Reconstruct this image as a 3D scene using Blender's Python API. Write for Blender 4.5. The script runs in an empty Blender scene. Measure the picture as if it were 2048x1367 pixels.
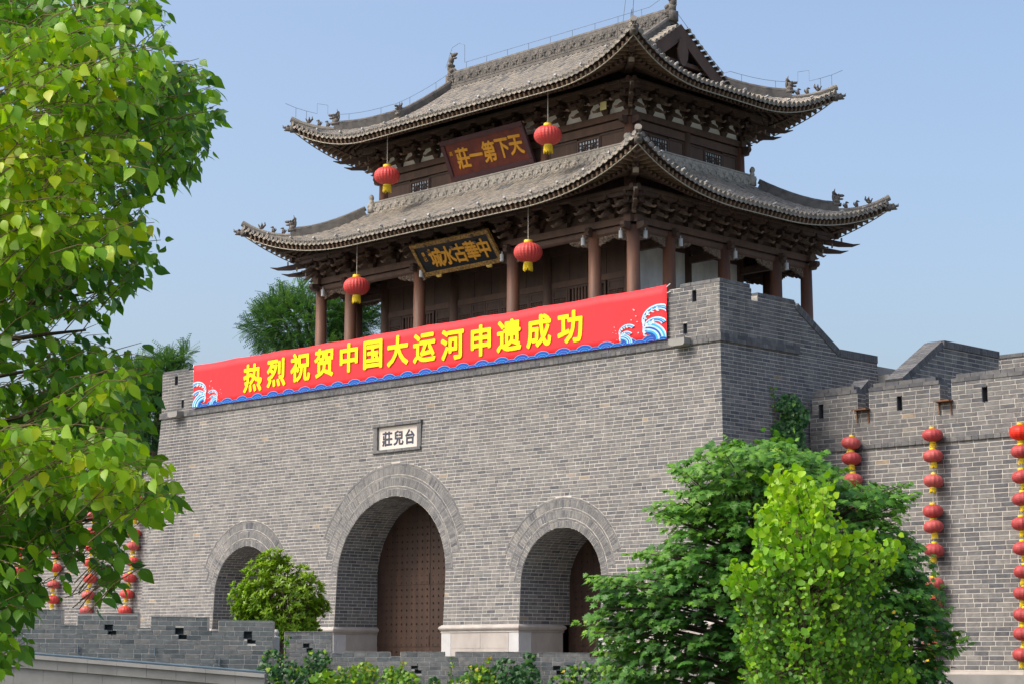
import bpy, math, random
import numpy as np
from mathutils import Vector, Matrix, Euler

scene = bpy.context.scene
COL = scene.collection
R = math.radians

# ------------------------------------------------------------------ camera, sky, sun, exposure
CAM = Vector((37.71, -47.10, 2.0))
YAW = R(45.26)                       # the view runs towards -X +Y
PITCH = R(8.976)
FPX = 3982.0                         # focal length in pixels of a 2048 px wide picture
F2 = Vector((-math.cos(YAW), math.sin(YAW), 0.0))
RT = Vector((F2.y, -F2.x, 0.0))
FW = F2 * math.cos(PITCH) + Vector((0, 0, math.sin(PITCH)))
UP = RT.cross(FW)
cd = bpy.data.cameras.new('camera')
cd.sensor_width = 36.0
cd.lens = FPX / 2048.0 * 36.0
cd.clip_end = 6000.0
cam = bpy.data.objects.new('camera', cd)
COL.objects.link(cam)
cam.matrix_world = Matrix.Translation(CAM) @ Matrix((RT, UP, -FW)).transposed().to_4x4()
scene.camera = cam

SUN_DIR = Vector((-0.30, -0.62, 0.78)).normalized()     # from the scene towards the sun
SUN_EL = math.asin(SUN_DIR.z)
world = bpy.data.worlds.new('World')
scene.world = world
world.use_nodes = True
wn, wl = world.node_tree.nodes, world.node_tree.links
bg = wn['Background']
sky = wn.new('ShaderNodeTexSky')
sky.sky_type = 'NISHITA'
sky.sun_disc = False
sky.sun_elevation = SUN_EL
sky.sun_rotation = math.atan2(SUN_DIR.x, SUN_DIR.y)
sky.altitude = 0.0
sky.air_density = 1.0
sky.dust_density = 5.4
sky.ozone_density = 1.7
wl.new(sky.outputs['Color'], bg.inputs['Color'])
bg.inputs['Strength'].default_value = 0.15

sl = bpy.data.lights.new('sun', 'SUN')
sl.energy = 1.25
sl.angle = R(20.0)
sl.color = (1.0, 0.95, 0.86)
sun = bpy.data.objects.new('sun', sl)
COL.objects.link(sun)
sun.rotation_euler = SUN_DIR.to_track_quat('Z', 'Y').to_euler()

scene.view_settings.view_transform = 'Standard'
scene.view_settings.look = 'None'
scene.view_settings.exposure = 0.80
scene.view_settings.gamma = 1.0
scene.view_settings.use_curve_mapping = False
scene.cycles.max_bounces = 6
scene.cycles.transparent_max_bounces = 8
scene.render.use_motion_blur = False

# ------------------------------------------------------------------ materials
def new_mat(name):
    m = bpy.data.materials.new(name)
    m.use_nodes = True
    nt = m.node_tree
    return m, nt, nt.nodes['Principled BSDF']

def N(nt, kind, **kw):
    n = nt.nodes.new(kind)
    for k, v in kw.items():
        setattr(n, k, v)
    return n

def ramp(nt, stops, src):
    r = N(nt, 'ShaderNodeValToRGB')
    els = r.color_ramp.elements
    while len(els) < len(stops):
        els.new(0.5)
    for e, (p, c) in zip(els, stops):
        e.position = p
        e.color = (c[0], c[1], c[2], 1)
    nt.links.new(src, r.inputs[0])
    return r.outputs[0]

def noise(nt, scale, detail=4, coord='Object', stretch=None, rough=0.6):
    tc = N(nt, 'ShaderNodeTexCoord')
    out = tc.outputs[coord]
    if coord == 'World':
        out = N(nt, 'ShaderNodeNewGeometry').outputs['Position']
    if stretch:
        mp = N(nt, 'ShaderNodeMapping')
        mp.inputs['Scale'].default_value = stretch
        nt.links.new(out, mp.inputs[0])
        out = mp.outputs[0]
    n = N(nt, 'ShaderNodeTexNoise')
    n.inputs['Scale'].default_value = scale
    n.inputs['Detail'].default_value = detail
    n.inputs['Roughness'].default_value = rough
    nt.links.new(out, n.inputs['Vector'])
    return n.outputs['Fac']

def geo_pos(nt):
    return N(nt, 'ShaderNodeNewGeometry').outputs['Position']

def noise_w(nt, scale, detail=4, stretch=(1, 1, 1), rough=0.6):
    mp = N(nt, 'ShaderNodeMapping')
    mp.inputs['Scale'].default_value = stretch
    nt.links.new(geo_pos(nt), mp.inputs[0])
    n = N(nt, 'ShaderNodeTexNoise')
    n.inputs['Scale'].default_value = scale
    n.inputs['Detail'].default_value = detail
    n.inputs['Roughness'].default_value = rough
    nt.links.new(mp.outputs[0], n.inputs['Vector'])
    return n.outputs['Fac']

def mix(nt, fac, a, b, mode='MIX'):
    m = N(nt, 'ShaderNodeMix', data_type='RGBA', blend_type=mode)
    for sock, v in ((m.inputs[0], fac), (m.inputs[6], a), (m.inputs[7], b)):
        if isinstance(v, (int, float)):
            sock.default_value = v
        elif isinstance(v, tuple):
            sock.default_value = (v[0], v[1], v[2], 1)
        else:
            nt.links.new(v, sock)
    return m.outputs[2]

def mrange(nt, src, a, b, c=0.0, d=1.0):
    m = N(nt, 'ShaderNodeMapRange')
    m.inputs[1].default_value, m.inputs[2].default_value = a, b
    m.inputs[3].default_value, m.inputs[4].default_value = c, d
    nt.links.new(src, m.inputs[0])
    return m.outputs[0]

def bump(nt, bsdf, src, strength=0.4, dist=0.01):
    b = N(nt, 'ShaderNodeBump')
    b.inputs['Strength'].default_value = strength
    b.inputs['Distance'].default_value = dist
    nt.links.new(src, b.inputs['Height'])
    nt.links.new(b.outputs[0], bsdf.inputs['Normal'])

def attr(nt, name='tint'):
    a = N(nt, 'ShaderNodeAttribute')
    a.attribute_name = name
    return a.outputs['Fac']

def tinted(name, stops, rough=0.85, nscale=6.0, namt=0.35, bstr=0.3, stain=None, spec=0.3, streaks=()):
    """colour by the per-piece 'tint' attribute, mottled by noise"""
    m, nt, bs = new_mat(name)
    base = ramp(nt, stops, attr(nt))
    n = noise_w(nt, nscale, 5)
    v = mrange(nt, n, 0.25, 0.75, 1.0 - namt, 1.0 + namt)
    col = mix(nt, 1.0, base, v, 'MULTIPLY')
    if stain:
        s = noise_w(nt, stain[0], 4, stain[1])
        col = mix(nt, mrange(nt, s, stain[2], stain[3], 0.0, stain[4]), col, stain[5])
    if streaks:                             # dirt washed down below the ledges
        sp0 = N(nt, 'ShaderNodeSeparateXYZ')
        nt.links.new(geo_pos(nt), sp0.inputs[0])
        mk = N(nt, 'ShaderNodeMath', operation='MULTIPLY')
        nt.links.new(mrange(nt, sp0.outputs[2], 9.4, 11.5, 0.0, 1.0), mk.inputs[0])
        nt.links.new(mrange(nt, noise_w(nt, 1.5, 5, (1.6, 1.6, 0.10)), 0.46, 0.66, 0.0, 0.75), mk.inputs[1])
        col = mix(nt, mk.outputs[0], col, (0.095, 0.095, 0.098))
        mk2 = mrange(nt, noise_w(nt, 0.35, 5, (1, 1, 0.8), 0.7), 0.56, 0.70, 0.0, 0.45)
        col = mix(nt, mk2, col, (0.30, 0.285, 0.265))
    for x0, w, z0, z1, amt in streaks:      # water stains that run down below the spouts
        sp_ = N(nt, 'ShaderNodeSeparateXYZ')
        nt.links.new(geo_pos(nt), sp_.inputs[0])
        dx = N(nt, 'ShaderNodeMath', operation='SUBTRACT')
        nt.links.new(sp_.outputs[0], dx.inputs[0])
        dx.inputs[1].default_value = x0
        ab = N(nt, 'ShaderNodeMath', operation='ABSOLUTE')
        nt.links.new(dx.outputs[0], ab.inputs[0])
        mx = N(nt, 'ShaderNodeMath', operation='MULTIPLY')
        nt.links.new(mrange(nt, ab.outputs[0], w * 0.25, w, 1.0, 0.0), mx.inputs[0])
        nt.links.new(mrange(nt, sp_.outputs[2], z0, z1, 0.0, 1.0), mx.inputs[1])
        m2 = N(nt, 'ShaderNodeMath', operation='MULTIPLY')
        nt.links.new(mx.outputs[0], m2.inputs[0])
        nt.links.new(mrange(nt, noise_w(nt, 1.6, 4, (1, 1, 0.35)), 0.35, 0.62, 0.0, amt), m2.inputs[1])
        col = mix(nt, m2.outputs[0], col, (0.085, 0.088, 0.095))
    nt.links.new(col, bs.inputs['Base Color'])
    bs.inputs['Roughness'].default_value = rough
    bs.inputs['Specular IOR Level'].default_value = spec
    bump(nt, bs, noise_w(nt, nscale * 8, 3), bstr, 0.01)
    return m

def plain(name, col, rough=0.6, nscale=4.0, namt=0.2, stretch=(1, 1, 1), bstr=0.15, spec=0.4, metal=0.0, col2=None, bd=0.01):
    m, nt, bs = new_mat(name)
    n = noise_w(nt, nscale, 5, stretch)
    if col2:
        c = mix(nt, mrange(nt, n, 0.35, 0.68), col, col2)
    else:
        c = mix(nt, 1.0, col, mrange(nt, n, 0.25, 0.75, 1 - namt, 1 + namt), 'MULTIPLY')
    nt.links.new(c, bs.inputs['Base Color'])
    bs.inputs['Roughness'].default_value = rough
    bs.inputs['Specular IOR Level'].default_value = spec
    bs.inputs['Metallic'].default_value = metal
    if bstr:
        bump(nt, bs, noise_w(nt, nscale * 5, 3, stretch), bstr, bd)
    return m

def leaf_mat(name, stops, trans=0.35, rough=0.5, bstr=0.0):
    m, nt, bs = new_mat(name)
    c = ramp(nt, stops, attr(nt))
    c = mix(nt, 1.0, c, mrange(nt, noise_w(nt, 3.0, 2), 0.3, 0.7, 0.8, 1.2), 'MULTIPLY')
    nt.links.new(c, bs.inputs['Base Color'])
    bs.inputs['Roughness'].default_value = rough
    bs.inputs['Specular IOR Level'].default_value = 0.35
    tr = N(nt, 'ShaderNodeBsdfTranslucent')
    tc = mix(nt, 1.0, c, (1.5, 1.55, 0.65), 'MULTIPLY')
    nt.links.new(tc, tr.inputs['Color'])
    mx = N(nt, 'ShaderNodeMixShader')
    mx.inputs[0].default_value = trans
    nt.links.new(bs.outputs[0], mx.inputs[1])
    nt.links.new(tr.outputs[0], mx.inputs[2])
    nt.links.new(mx.outputs[0], nt.nodes['Material Output'].inputs[0])
    return m

M = {}
M['brick'] = tinted('grey_brick', [(0.0, (0.060, 0.064, 0.075)), (0.14, (0.110, 0.113, 0.122)), (0.35, (0.132, 0.132, 0.134)),
                                   (0.7, (0.178, 0.175, 0.170)), (0.93, (0.228, 0.219, 0.203)), (0.96, (0.30, 0.245, 0.18)), (1.0, (0.32, 0.24, 0.165))],
                    0.9, 7.0, 0.32, 0.5, (0.55, (1, 1, 0.22), 0.52, 0.72, 0.60, (0.118, 0.116, 0.115)), streaks=((-28.1, 0.9, 4.0, 6.5, 1.0), (-1.5, 0.5, 10.0, 11.4, 0.9), (-27.2, 0.5, 7.0, 9.0, 0.8)))
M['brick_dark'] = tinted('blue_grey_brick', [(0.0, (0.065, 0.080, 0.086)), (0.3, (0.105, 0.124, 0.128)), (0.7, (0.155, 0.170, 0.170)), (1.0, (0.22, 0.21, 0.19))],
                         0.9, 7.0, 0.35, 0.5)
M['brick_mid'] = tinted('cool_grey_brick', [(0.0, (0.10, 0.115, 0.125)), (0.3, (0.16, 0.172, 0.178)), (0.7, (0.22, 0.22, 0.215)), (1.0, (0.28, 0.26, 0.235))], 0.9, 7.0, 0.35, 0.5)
M['mortar'] = plain('mortar', (0.52, 0.49, 0.44), 0.95, 3.0, 0.25, bstr=0.2, spec=0.2)
M['tile'] = tinted('grey_roof_tile', [(0.0, (0.085, 0.085, 0.088)), (0.12, (0.15, 0.148, 0.145)), (0.3, (0.20, 0.187, 0.166)), (0.8, (0.29, 0.258, 0.212)), (1.0, (0.34, 0.295, 0.235))],
                   0.85, 5.0, 0.3, 0.3, (0.8, (1, 1, 1), 0.55, 0.75, 0.35, (0.19, 0.178, 0.165)))
M['ridge'] = plain('grey_ridge_tile', (0.165, 0.152, 0.135), 0.9, 3.5, 0.4, bstr=0.5, col2=(0.085, 0.082, 0.078))
M['relief'] = plain('carved_grey_tile', (0.47, 0.435, 0.38), 0.9, 5.0, 0.3, bstr=0.6, col2=(0.33, 0.305, 0.265))
M['beast'] = plain('dark_carved_tile', (0.10, 0.090, 0.080), 0.9, 8.0, 0.4, bstr=0.6, col2=(0.19, 0.17, 0.15))
M['wood'] = plain('dark_brown_timber', (0.085, 0.050, 0.036), 0.7, 2.5, 0.3, (1, 1, 0.3), 0.35, col2=(0.050, 0.032, 0.026))
M['wood_mid'] = plain('brown_timber', (0.125, 0.073, 0.050), 0.7, 2.5, 0.3, (1, 1, 0.25), 0.35, col2=(0.078, 0.048, 0.036))
M['column'] = plain('worn_red_brown_column', (0.185, 0.078, 0.043), 0.6, 3.0, 0.3, (1.5, 1.5, 0.18), 0.3, col2=(0.095, 0.052, 0.038))
M['rafter'] = plain('light_brown_rafter_end', (0.20, 0.135, 0.088), 0.8, 4.0, 0.3, bstr=0.2, col2=(0.12, 0.08, 0.055))
M['beak'] = plain('weathered_bracket_beak', (0.21, 0.150, 0.110), 0.8, 4.0, 0.3, bstr=0.3, col2=(0.10, 0.068, 0.050))
M['wood_pale'] = plain('weathered_timber_end', (0.33, 0.27, 0.21), 0.8, 4.0, 0.3, bstr=0.3)
M['carved'] = plain('carved_pale_timber', (0.27, 0.20, 0.145), 0.85, 14.0, 0.3, bstr=0.8, col2=(0.085, 0.060, 0.045), bd=0.03)
M['strip'] = plain('pale_eave_strip', (0.36, 0.34, 0.27), 0.5, 3.0, 0.15)
M['plaster'] = plain('white_plaster', (0.62, 0.63, 0.61), 0.9, 1.8, 0.2, (1, 1, 0.5), 0.1, col2=(0.42, 0.42, 0.41))
M['plaster_white'] = plain('bright_white_plaster', (0.80, 0.80, 0.77), 0.9, 1.8, 0.06, bstr=0.05)
M['stone'] = plain('pale_granite', (0.43, 0.395, 0.36), 0.85, 1.8, 0.12, (1, 1, 0.6), 0.15, col2=(0.33, 0.30, 0.272))
M['stone_white'] = plain('white_granite', (0.48, 0.48, 0.475), 0.85, 3.0, 0.1, bstr=0.15)
M['stone_grey'] = plain('grey_green_stone', (0.30, 0.295, 0.275), 0.85, 1.2, 0.15, bstr=0.2, col2=(0.22, 0.215, 0.20))
M['red'] = plain('red_banner_cloth', (0.84, 0.026, 0.034), 0.55, 0.5, 0.05, (1.4, 1, 0.35), 0.35, spec=0.3, bd=0.06)
M['yellow'] = plain('yellow_print', (0.80, 0.70, 0.0), 0.6, 1.0, 0.02, bstr=0.0, spec=0.3)
M['blue'] = plain('blue_print', (0.012, 0.055, 0.36), 0.6, 1.0, 0.05, bstr=0.0, spec=0.3)
M['skyblue'] = plain('light_blue_print', (0.03, 0.36, 0.66), 0.6, 1.0, 0.05, bstr=0.0, spec=0.3)
M['paleblue'] = plain('pale_blue_print', (0.40, 0.64, 0.82), 0.6, 3.0, 0.2, bstr=0.0, spec=0.3)
M['white'] = plain('white_print', (0.80, 0.82, 0.84), 0.6, 1.0, 0.03, bstr=0.0, spec=0.3)
M['gold'] = plain('gold_leaf_paint', (0.62, 0.30, 0.03), 0.45, 6.0, 0.15, bstr=0.1)
M['gold_pale'] = plain('pale_gold_carving', (0.60, 0.42, 0.12), 0.5, 10.0, 0.3, bstr=0.5)
M['goldpat'] = plain('gold_and_black_pattern', (0.42, 0.235, 0.055), 0.5, 11.0, 0.3, bstr=0.3, col2=(0.035, 0.028, 0.022))
M['board_red'] = plain('worn_red_lacquer', (0.085, 0.020, 0.018), 0.45, 2.2, 0.3, bstr=0.1, col2=(0.17, 0.035, 0.02))
M['board_frame'] = plain('plum_lacquer_frame', (0.070, 0.030, 0.036), 0.5, 3.0, 0.2)
M['board_black'] = plain('black_lacquer', (0.006, 0.010, 0.013), 0.35, 3.0, 0.2, bstr=0.0)
M['ink'] = plain('blue_black_ink', (0.055, 0.058, 0.085), 0.7, 4.0, 0.2)
M['cream'] = plain('cream_stone_panel', (0.68, 0.61, 0.52), 0.8, 2.0, 0.1, (1, 1, 0.4), 0.1, col2=(0.60, 0.56, 0.52))
M['lantern'] = plain('faded_red_silk', (0.58, 0.055, 0.050), 0.5, 3.0, 0.12, bstr=0.0, spec=0.3, col2=(0.50, 0.075, 0.065))
M['lantern_pink'] = plain('sun_bleached_red_silk', (0.44, 0.070, 0.070), 0.5, 3.0, 0.2, bstr=0.0, spec=0.3, col2=(0.34, 0.05, 0.05))
M['lantern_fade'] = plain('pink_faded_silk', (0.50, 0.115, 0.105), 0.5, 3.0, 0.2, bstr=0.0, spec=0.3, col2=(0.40, 0.06, 0.06))
M['lantern_new'] = plain('bright_red_silk', (0.72, 0.028, 0.012), 0.5, 3.0, 0.05, bstr=0.0, spec=0.3)
M['tassel'] = plain('yellow_tassel', (0.70, 0.50, 0.01), 0.6, 18.0, 0.25, (1, 1, 0.2), 0.3)
M['capgold'] = plain('gold_cap', (0.78, 0.62, 0.03), 0.35, 3.0, 0.1, bstr=0.0)
M['lampdull'] = plain('dull_grey_lamp', (0.33, 0.33, 0.32), 0.5, 3.0, 0.1, bstr=0.0)
M['lampwhite'] = plain('white_lamp_housing', (0.50, 0.53, 0.53), 0.4, 3.0, 0.1, bstr=0.0)
M['wire'] = plain('thin_grey_wire', (0.10, 0.10, 0.10), 0.6, 3.0, 0.1, bstr=0.0)
M['cord'] = plain('pale_cord', (0.40, 0.38, 0.33), 0.7, 3.0, 0.1, bstr=0.0)
M['rust'] = plain('rusty_steel', (0.22, 0.10, 0.045), 0.8, 9.0, 0.3, bstr=0.3, col2=(0.10, 0.055, 0.035))
M['iron'] = plain('rust_brown_iron_plate', (0.058, 0.030, 0.019), 0.6, 1.3, 0.3, (4, 4, 0.25), 0.3, col2=(0.030, 0.018, 0.013), spec=0.35)
M['glass'] = plain('pale_window_pane', (0.50, 0.58, 0.64), 0.15, 2.0, 0.1, bstr=0.0, spec=0.5)
M['pipe'] = plain('blue_grey_pipe', (0.10, 0.15, 0.19), 0.5, 3.0, 0.2, bstr=0.0)
M['paving'] = plain('grey_paving', (0.24, 0.235, 0.225), 0.9, 1.5, 0.2)
M['earth'] = plain('ground_earth', (0.075, 0.085, 0.045), 0.95, 0.6, 0.3, col2=(0.11, 0.10, 0.07))
M['bark'] = plain('brown_bark', (0.095, 0.070, 0.050), 0.9, 12.0, 0.3, (1, 1, 0.3), 0.6, col2=(0.055, 0.042, 0.032))
M['twig'] = plain('olive_brown_twig', (0.13, 0.10, 0.035), 0.8, 8.0, 0.2, bstr=0.0)
M['skin'] = plain('skin', (0.45, 0.27, 0.19), 0.6, 3.0, 0.05, bstr=0.0)
M['hair'] = plain('dark_hair', (0.018, 0.012, 0.010), 0.5, 20.0, 0.3, bstr=0.2)
M['shirt'] = plain('white_shirt', (0.70, 0.70, 0.74), 0.8, 6.0, 0.1, bstr=0.1)
M['trousers'] = plain('dark_trousers', (0.03, 0.035, 0.05), 0.8, 6.0, 0.1, bstr=0.1)
M['leaf_near'] = leaf_mat('camphor_leaf', [(0.0, (0.014, 0.060, 0.012)), (0.35, (0.050, 0.150, 0.016)), (0.6, (0.150, 0.320, 0.012)), (0.85, (0.290, 0.450, 0.010)), (1.0, (0.46, 0.48, 0.012))], 0.38, 0.42)
M['leaf_maple'] = leaf_mat('maple_leaf', [(0.0, (0.018, 0.074, 0.014)), (0.5, (0.070, 0.200, 0.028)), (0.85, (0.150, 0.320, 0.028)), (1.0, (0.23, 0.38, 0.02))], 0.34, 0.5)
M['leaf_poplar'] = leaf_mat('poplar_leaf', [(0.0, (0.030, 0.110, 0.020)), (0.4, (0.090, 0.225, 0.026)), (0.7, (0.19, 0.40, 0.014)), (0.95, (0.31, 0.50, 0.012)), (1.0, (0.55, 0.34, 0.01))], 0.38, 0.45)
M['leaf_shrub'] = leaf_mat('shrub_leaf', [(0.0, (0.032, 0.095, 0.012)), (0.5, (0.095, 0.215, 0.018)), (1.0, (0.23, 0.36, 0.018))], 0.30, 0.45)
M['leaf_ivy'] = leaf_mat('ivy_leaf', [(0.0, (0.014, 0.055, 0.020)), (0.45, (0.040, 0.135, 0.030)), (0.7, (0.130, 0.290, 0.018)), (0.92, (0.30, 0.42, 0.012)), (1.0, (0.42, 0.32, 0.012))], 0.25, 0.45)
M['leaf_far'] = leaf_mat('locust_leaf', [(0.0, (0.024, 0.080, 0.026)), (0.6, (0.062, 0.160, 0.042)), (1.0, (0.125, 0.235, 0.045))], 0.25, 0.6)

# ------------------------------------------------------------------ geometry helpers
class MB:
    """collects verts / faces (+ tint and material slot per face)"""
    def __init__(s):
        s.v, s.f, s.t, s.m = [], [], [], []
    def add(s, verts, faces, tint=0.5, mi=0):
        o = len(s.v)
        s.v.extend(tuple(p) for p in verts)
        for fc in faces:
            s.f.append(tuple(i + o for i in fc))
            s.t.append(tint)
            s.m.append(mi)
    def hexa(s, p, tint=0.5, mi=0):
        s.add(p, [(0, 3, 2, 1), (4, 5, 6, 7), (0, 1, 5, 4), (1, 2, 6, 5), (2, 3, 7, 6), (3, 0, 4, 7)], tint, mi)
    def box(s, x0, x1, y0, y1, z0, z1, tint=0.5, mi=0):
        s.hexa([(x0, y0, z0), (x1, y0, z0), (x1, y1, z0), (x0, y1, z0), (x0, y0, z1), (x1, y0, z1), (x1, y1, z1), (x0, y1, z1)], tint, mi)
    def beam(s, a, b, w, h, up=(0, 0, 1), tint=0.5, mi=0, w2=None, h2=None):
        a, b = Vector(a), Vector(b)
        d = (b - a).normalized()
        sd = d.cross(Vector(up))
        if sd.length < 1e-5:
            sd = d.cross(Vector((0, 1, 0)))
        sd.normalize()
        u = sd.cross(d).normalized()
        w2 = w if w2 is None else w2
        h2 = h if h2 is None else h2
        p = []
        for c, ww, hh in ((a, w, h), (b, w2, h2)):
            p += [c - sd * ww / 2 - u * hh / 2, c + sd * ww / 2 - u * hh / 2, c + sd * ww / 2 + u * hh / 2, c - sd * ww / 2 + u * hh / 2]
        s.hexa(p, tint, mi)
    def tube(s, pts, rad, n=6, tint=0.5, mi=0, caps=True):
        pts = [Vector(p) for p in pts]
        rr = rad if isinstance(rad, (list, tuple)) else [rad] * len(pts)
        vs, k = [], len(pts)
        ref = None
        for i, p in enumerate(pts):
            d = (pts[min(i + 1, k - 1)] - pts[max(i - 1, 0)]).normalized()
            if ref is None:
                ref = d.orthogonal().normalized()
            sd = (ref - d * ref.dot(d))
            sd = sd.normalized() if sd.length > 1e-6 else d.orthogonal().normalized()
            ref = sd
            u = d.cross(sd)
            for j in range(n):
                a = 2 * math.pi * j / n
                vs.append(p + sd * (rr[i] * math.cos(a)) + u * (rr[i] * math.sin(a)))
        fs = [(i * n + j, i * n + (j + 1) % n, (i + 1) * n + (j + 1) % n, (i + 1) * n + j) for i in range(k - 1) for j in range(n)]
        if caps:
            fs += [tuple(range(n))[::-1], tuple(range((k - 1) * n, k * n))]
        s.add(vs, fs, tint, mi)
    def lathe(s, prof, c, n=16, tint=0.5, mi=0):
        cx, cy, cz = c
        vs = [(cx + r * math.cos(2 * math.pi * j / n), cy + r * math.sin(2 * math.pi * j / n), cz + z) for r, z in prof for j in range(n)]
        k = len(prof)
        fs = [(i * n + j, i * n + (j + 1) % n, (i + 1) * n + (j + 1) % n, (i + 1) * n + j) for i in range(k - 1) for j in range(n)]
        fs += [tuple(range(n))[::-1], tuple(range((k - 1) * n, k * n))]
        s.add(vs, fs, tint, mi)
    def lump(s, c, r, tint=0.5, mi=0, n=8, k=5, rot=None):
        c = Vector(c)
        vs = []
        for i in range(k + 1):
            ph = math.pi * i / k
            for j in range(n):
                a = 2 * math.pi * j / n
                q = Vector((r[0] * math.sin(ph) * math.cos(a), r[1] * math.sin(ph) * math.sin(a), r[2] * math.cos(ph)))
                if rot:
                    q = rot @ q
                vs.append(c + q)
        fs = [(i * n + j, (i + 1) * n + j, (i + 1) * n + (j + 1) % n, i * n + (j + 1) % n) for i in range(k) for j in range(n)]
        s.add(vs, fs, tint, mi)
    def prism(s, poly, ax_u, ax_v, org, n0, n1, axn, tint=0.5, mi=0):
        """extrude the 2-D polygon (u,v) along axn from n0 to n1"""
        U, V, O, Nn = Vector(ax_u), Vector(ax_v), Vector(org), Vector(axn)
        k = len(poly)
        vs = [O + U * a + V * b + Nn * n0 for a, b in poly] + [O + U * a + V * b + Nn * n1 for a, b in poly]
        fs = [tuple(range(k))[::-1], tuple(range(k, 2 * k))] + [(i, (i + 1) % k, k + (i + 1) % k, k + i) for i in range(k)]
        s.add(vs, fs, tint, mi)
    def mesh(s, name, mats, smooth=False):
        me = bpy.data.meshes.new(name)
        me.from_pydata(s.v, [], s.f)
        mats = mats if isinstance(mats, (list, tuple)) else [mats]
        for m in mats:
            me.materials.append(m)
        if len(mats) > 1:
            me.polygons.foreach_set('material_index', s.m)
        at = me.attributes.new('tint', 'FLOAT', 'FACE')
        at.data.foreach_set('value', s.t)
        if smooth:
            me.polygons.foreach_set('use_smooth', [True] * len(s.f))
        me.update()
        return me

WM = {}
def wm(o):
    return WM.get(o.name, Matrix.Identity(4))
def link(o, parent=None, world=None):
    """world: world matrix of o (identity when the mesh holds world coordinates)"""
    COL.objects.link(o)
    world = world if world is not None else Matrix.Identity(4)
    if parent is not None:
        o.parent = parent
        o.matrix_parent_inverse = wm(parent).inverted()
    o.matrix_basis = world
    WM[o.name] = world.copy()
    return o
def obj(name, mb, mats, parent=None, smooth=False, world=None, kind=None, label=None):
    me = mb.mesh(name, mats, smooth) if isinstance(mb, MB) else mb
    o = link(bpy.data.objects.new(name, me), parent, world)
    if kind:
        o['kind'] = kind
    if label:
        o['label'] = label
    return o
def tag(o, label, cat, group=None):
    o['label'] = label
    o['category'] = cat
    if group:
        o['group'] = group
    return o
def thing(name, loc, label, cat, group=None, rz=0.0):
    o = bpy.data.objects.new(name, None)
    o.empty_display_size = 0.3
    w = Matrix.Translation(Vector(loc)) @ Matrix.Rotation(rz, 4, 'Z')
    link(o, None, w)
    o['kind'] = 'thing'
    return tag(o, label, cat, group)
def struct(name, mb, mat):
    o = obj(name, mb, mat)
    o['kind'] = 'structure'
    return o

def at(px, py, depth):
    """point seen at photo pixel (px,py), `depth` metres ahead of the camera"""
    d = FW * FPX + RT * (px - 1024.0) - UP * (py - 683.5)
    return CAM + d * (depth / d.dot(F2))
def to_px(p):
    v = Vector(p) - CAM
    w = v.dot(FW)
    return 1024 + FPX * v.dot(RT) / w, 683.5 - FPX * v.dot(UP) / w, w

# ---- brick laying: walls are described by a map P(u, v, n) -> world point
def lay(ivals, v0, v1, ch, L, rng, half=0.16):
    out = []
    k = 0
    v = v0
    while v < v1 - 0.02:
        vt = min(v + ch, v1)
        for a, b in ivals(0.5 * (v + vt)):
            u = a
            first = True
            while u < b - 1e-4:
                ln = L if rng.random() > half else L * 0.5
                if first:
                    ln = L if k % 2 else L * 0.5
                    first = False
                e = u + ln * rng.uniform(0.96, 1.04)
                if b - e < 0.09:
                    e = b
                e = min(e, b)
                out.append((u, e, v, vt))
                u = e
        v = vt
        k += 1
    return out

def brick_tint(rng, dark=0.10):
    r = rng.random()
    if r < dark:
        return rng.uniform(0.08, 0.30)
    if r > 0.992:
        return rng.uniform(0.92, 0.985)
    return min(0.92, max(0.15, rng.gauss(0.60, 0.13)))

def brick_faces(mb, bricks, P, rng, mort=0.019, proud=0.007, inset=0.003, dark=0.10):
    for u0, u1, v0, v1 in bricks:
        d = proud + rng.uniform(-0.003, 0.004)
        a, b, c, e = u0 + mort / 2, u1 - mort / 2, v0 + mort / 2, v1 - mort / 2
        i = inset
        j = [rng.uniform(-0.002, 0.002) for _ in range(4)]
        vs = [P(a, c, -0.004), P(b, c, -0.004), P(b, e, -0.004), P(a, e, -0.004),
              P(a + i, c + i + j[0], d), P(b - i, c + i + j[1], d), P(b - i, e - i + j[2], d), P(a + i, e - i + j[3], d)]
        mb.add(vs, [(4, 5, 6, 7), (0, 1, 5, 4), (1, 2, 6, 5), (2, 3, 7, 6), (3, 0, 4, 7)], brick_tint(rng, dark))

def sheet(mb, ivals, v0, v1, ch, P):
    v = v0
    while v < v1 - 0.02:
        vt = min(v + ch, v1)
        for a, b in ivals(0.5 * (v + vt)):
            mb.add([P(a, v, 0), P(b, v, 0), P(b, vt, 0), P(a, vt, 0)], [(0, 1, 2, 3)])
        v = vt

def sub_iv(ivs, lo, hi):
    out = []
    for a, b in ivs:
        if hi <= a or lo >= b:
            out.append((a, b))
        else:
            if lo > a + 1e-3:
                out.append((a, lo))
            if hi < b - 1e-3:
                out.append((hi, b))
    return out

_pool = {}
def brick_pool(mat, rng, n=24, key='a', dark=0.10):
    if key not in _pool:
        lst = []
        for k in range(n):
            b = MB()
            i = 0.02
            j = [rng.uniform(-0.015, 0.015) for _ in range(4)]
            b.add([(0, -0.3, 0), (1, -0.3, 0), (1, -0.3, 1), (0, -0.3, 1),
                   (0.01, 1, i + j[0]), (0.99, 1, i + j[1]), (0.99, 1, 1 - i + j[2]), (0.01, 1, 1 - i + j[3])],
                  [(4, 5, 6, 7), (0, 1, 5, 4), (1, 2, 6, 5), (2, 3, 7, 6), (3, 0, 4, 7)], brick_tint(rng, dark))
            b.f = [tuple(reversed(f)) for f in b.f]
            lst.append(b.mesh('brick', mat))
        _pool[key] = lst
    return _pool[key]

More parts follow.
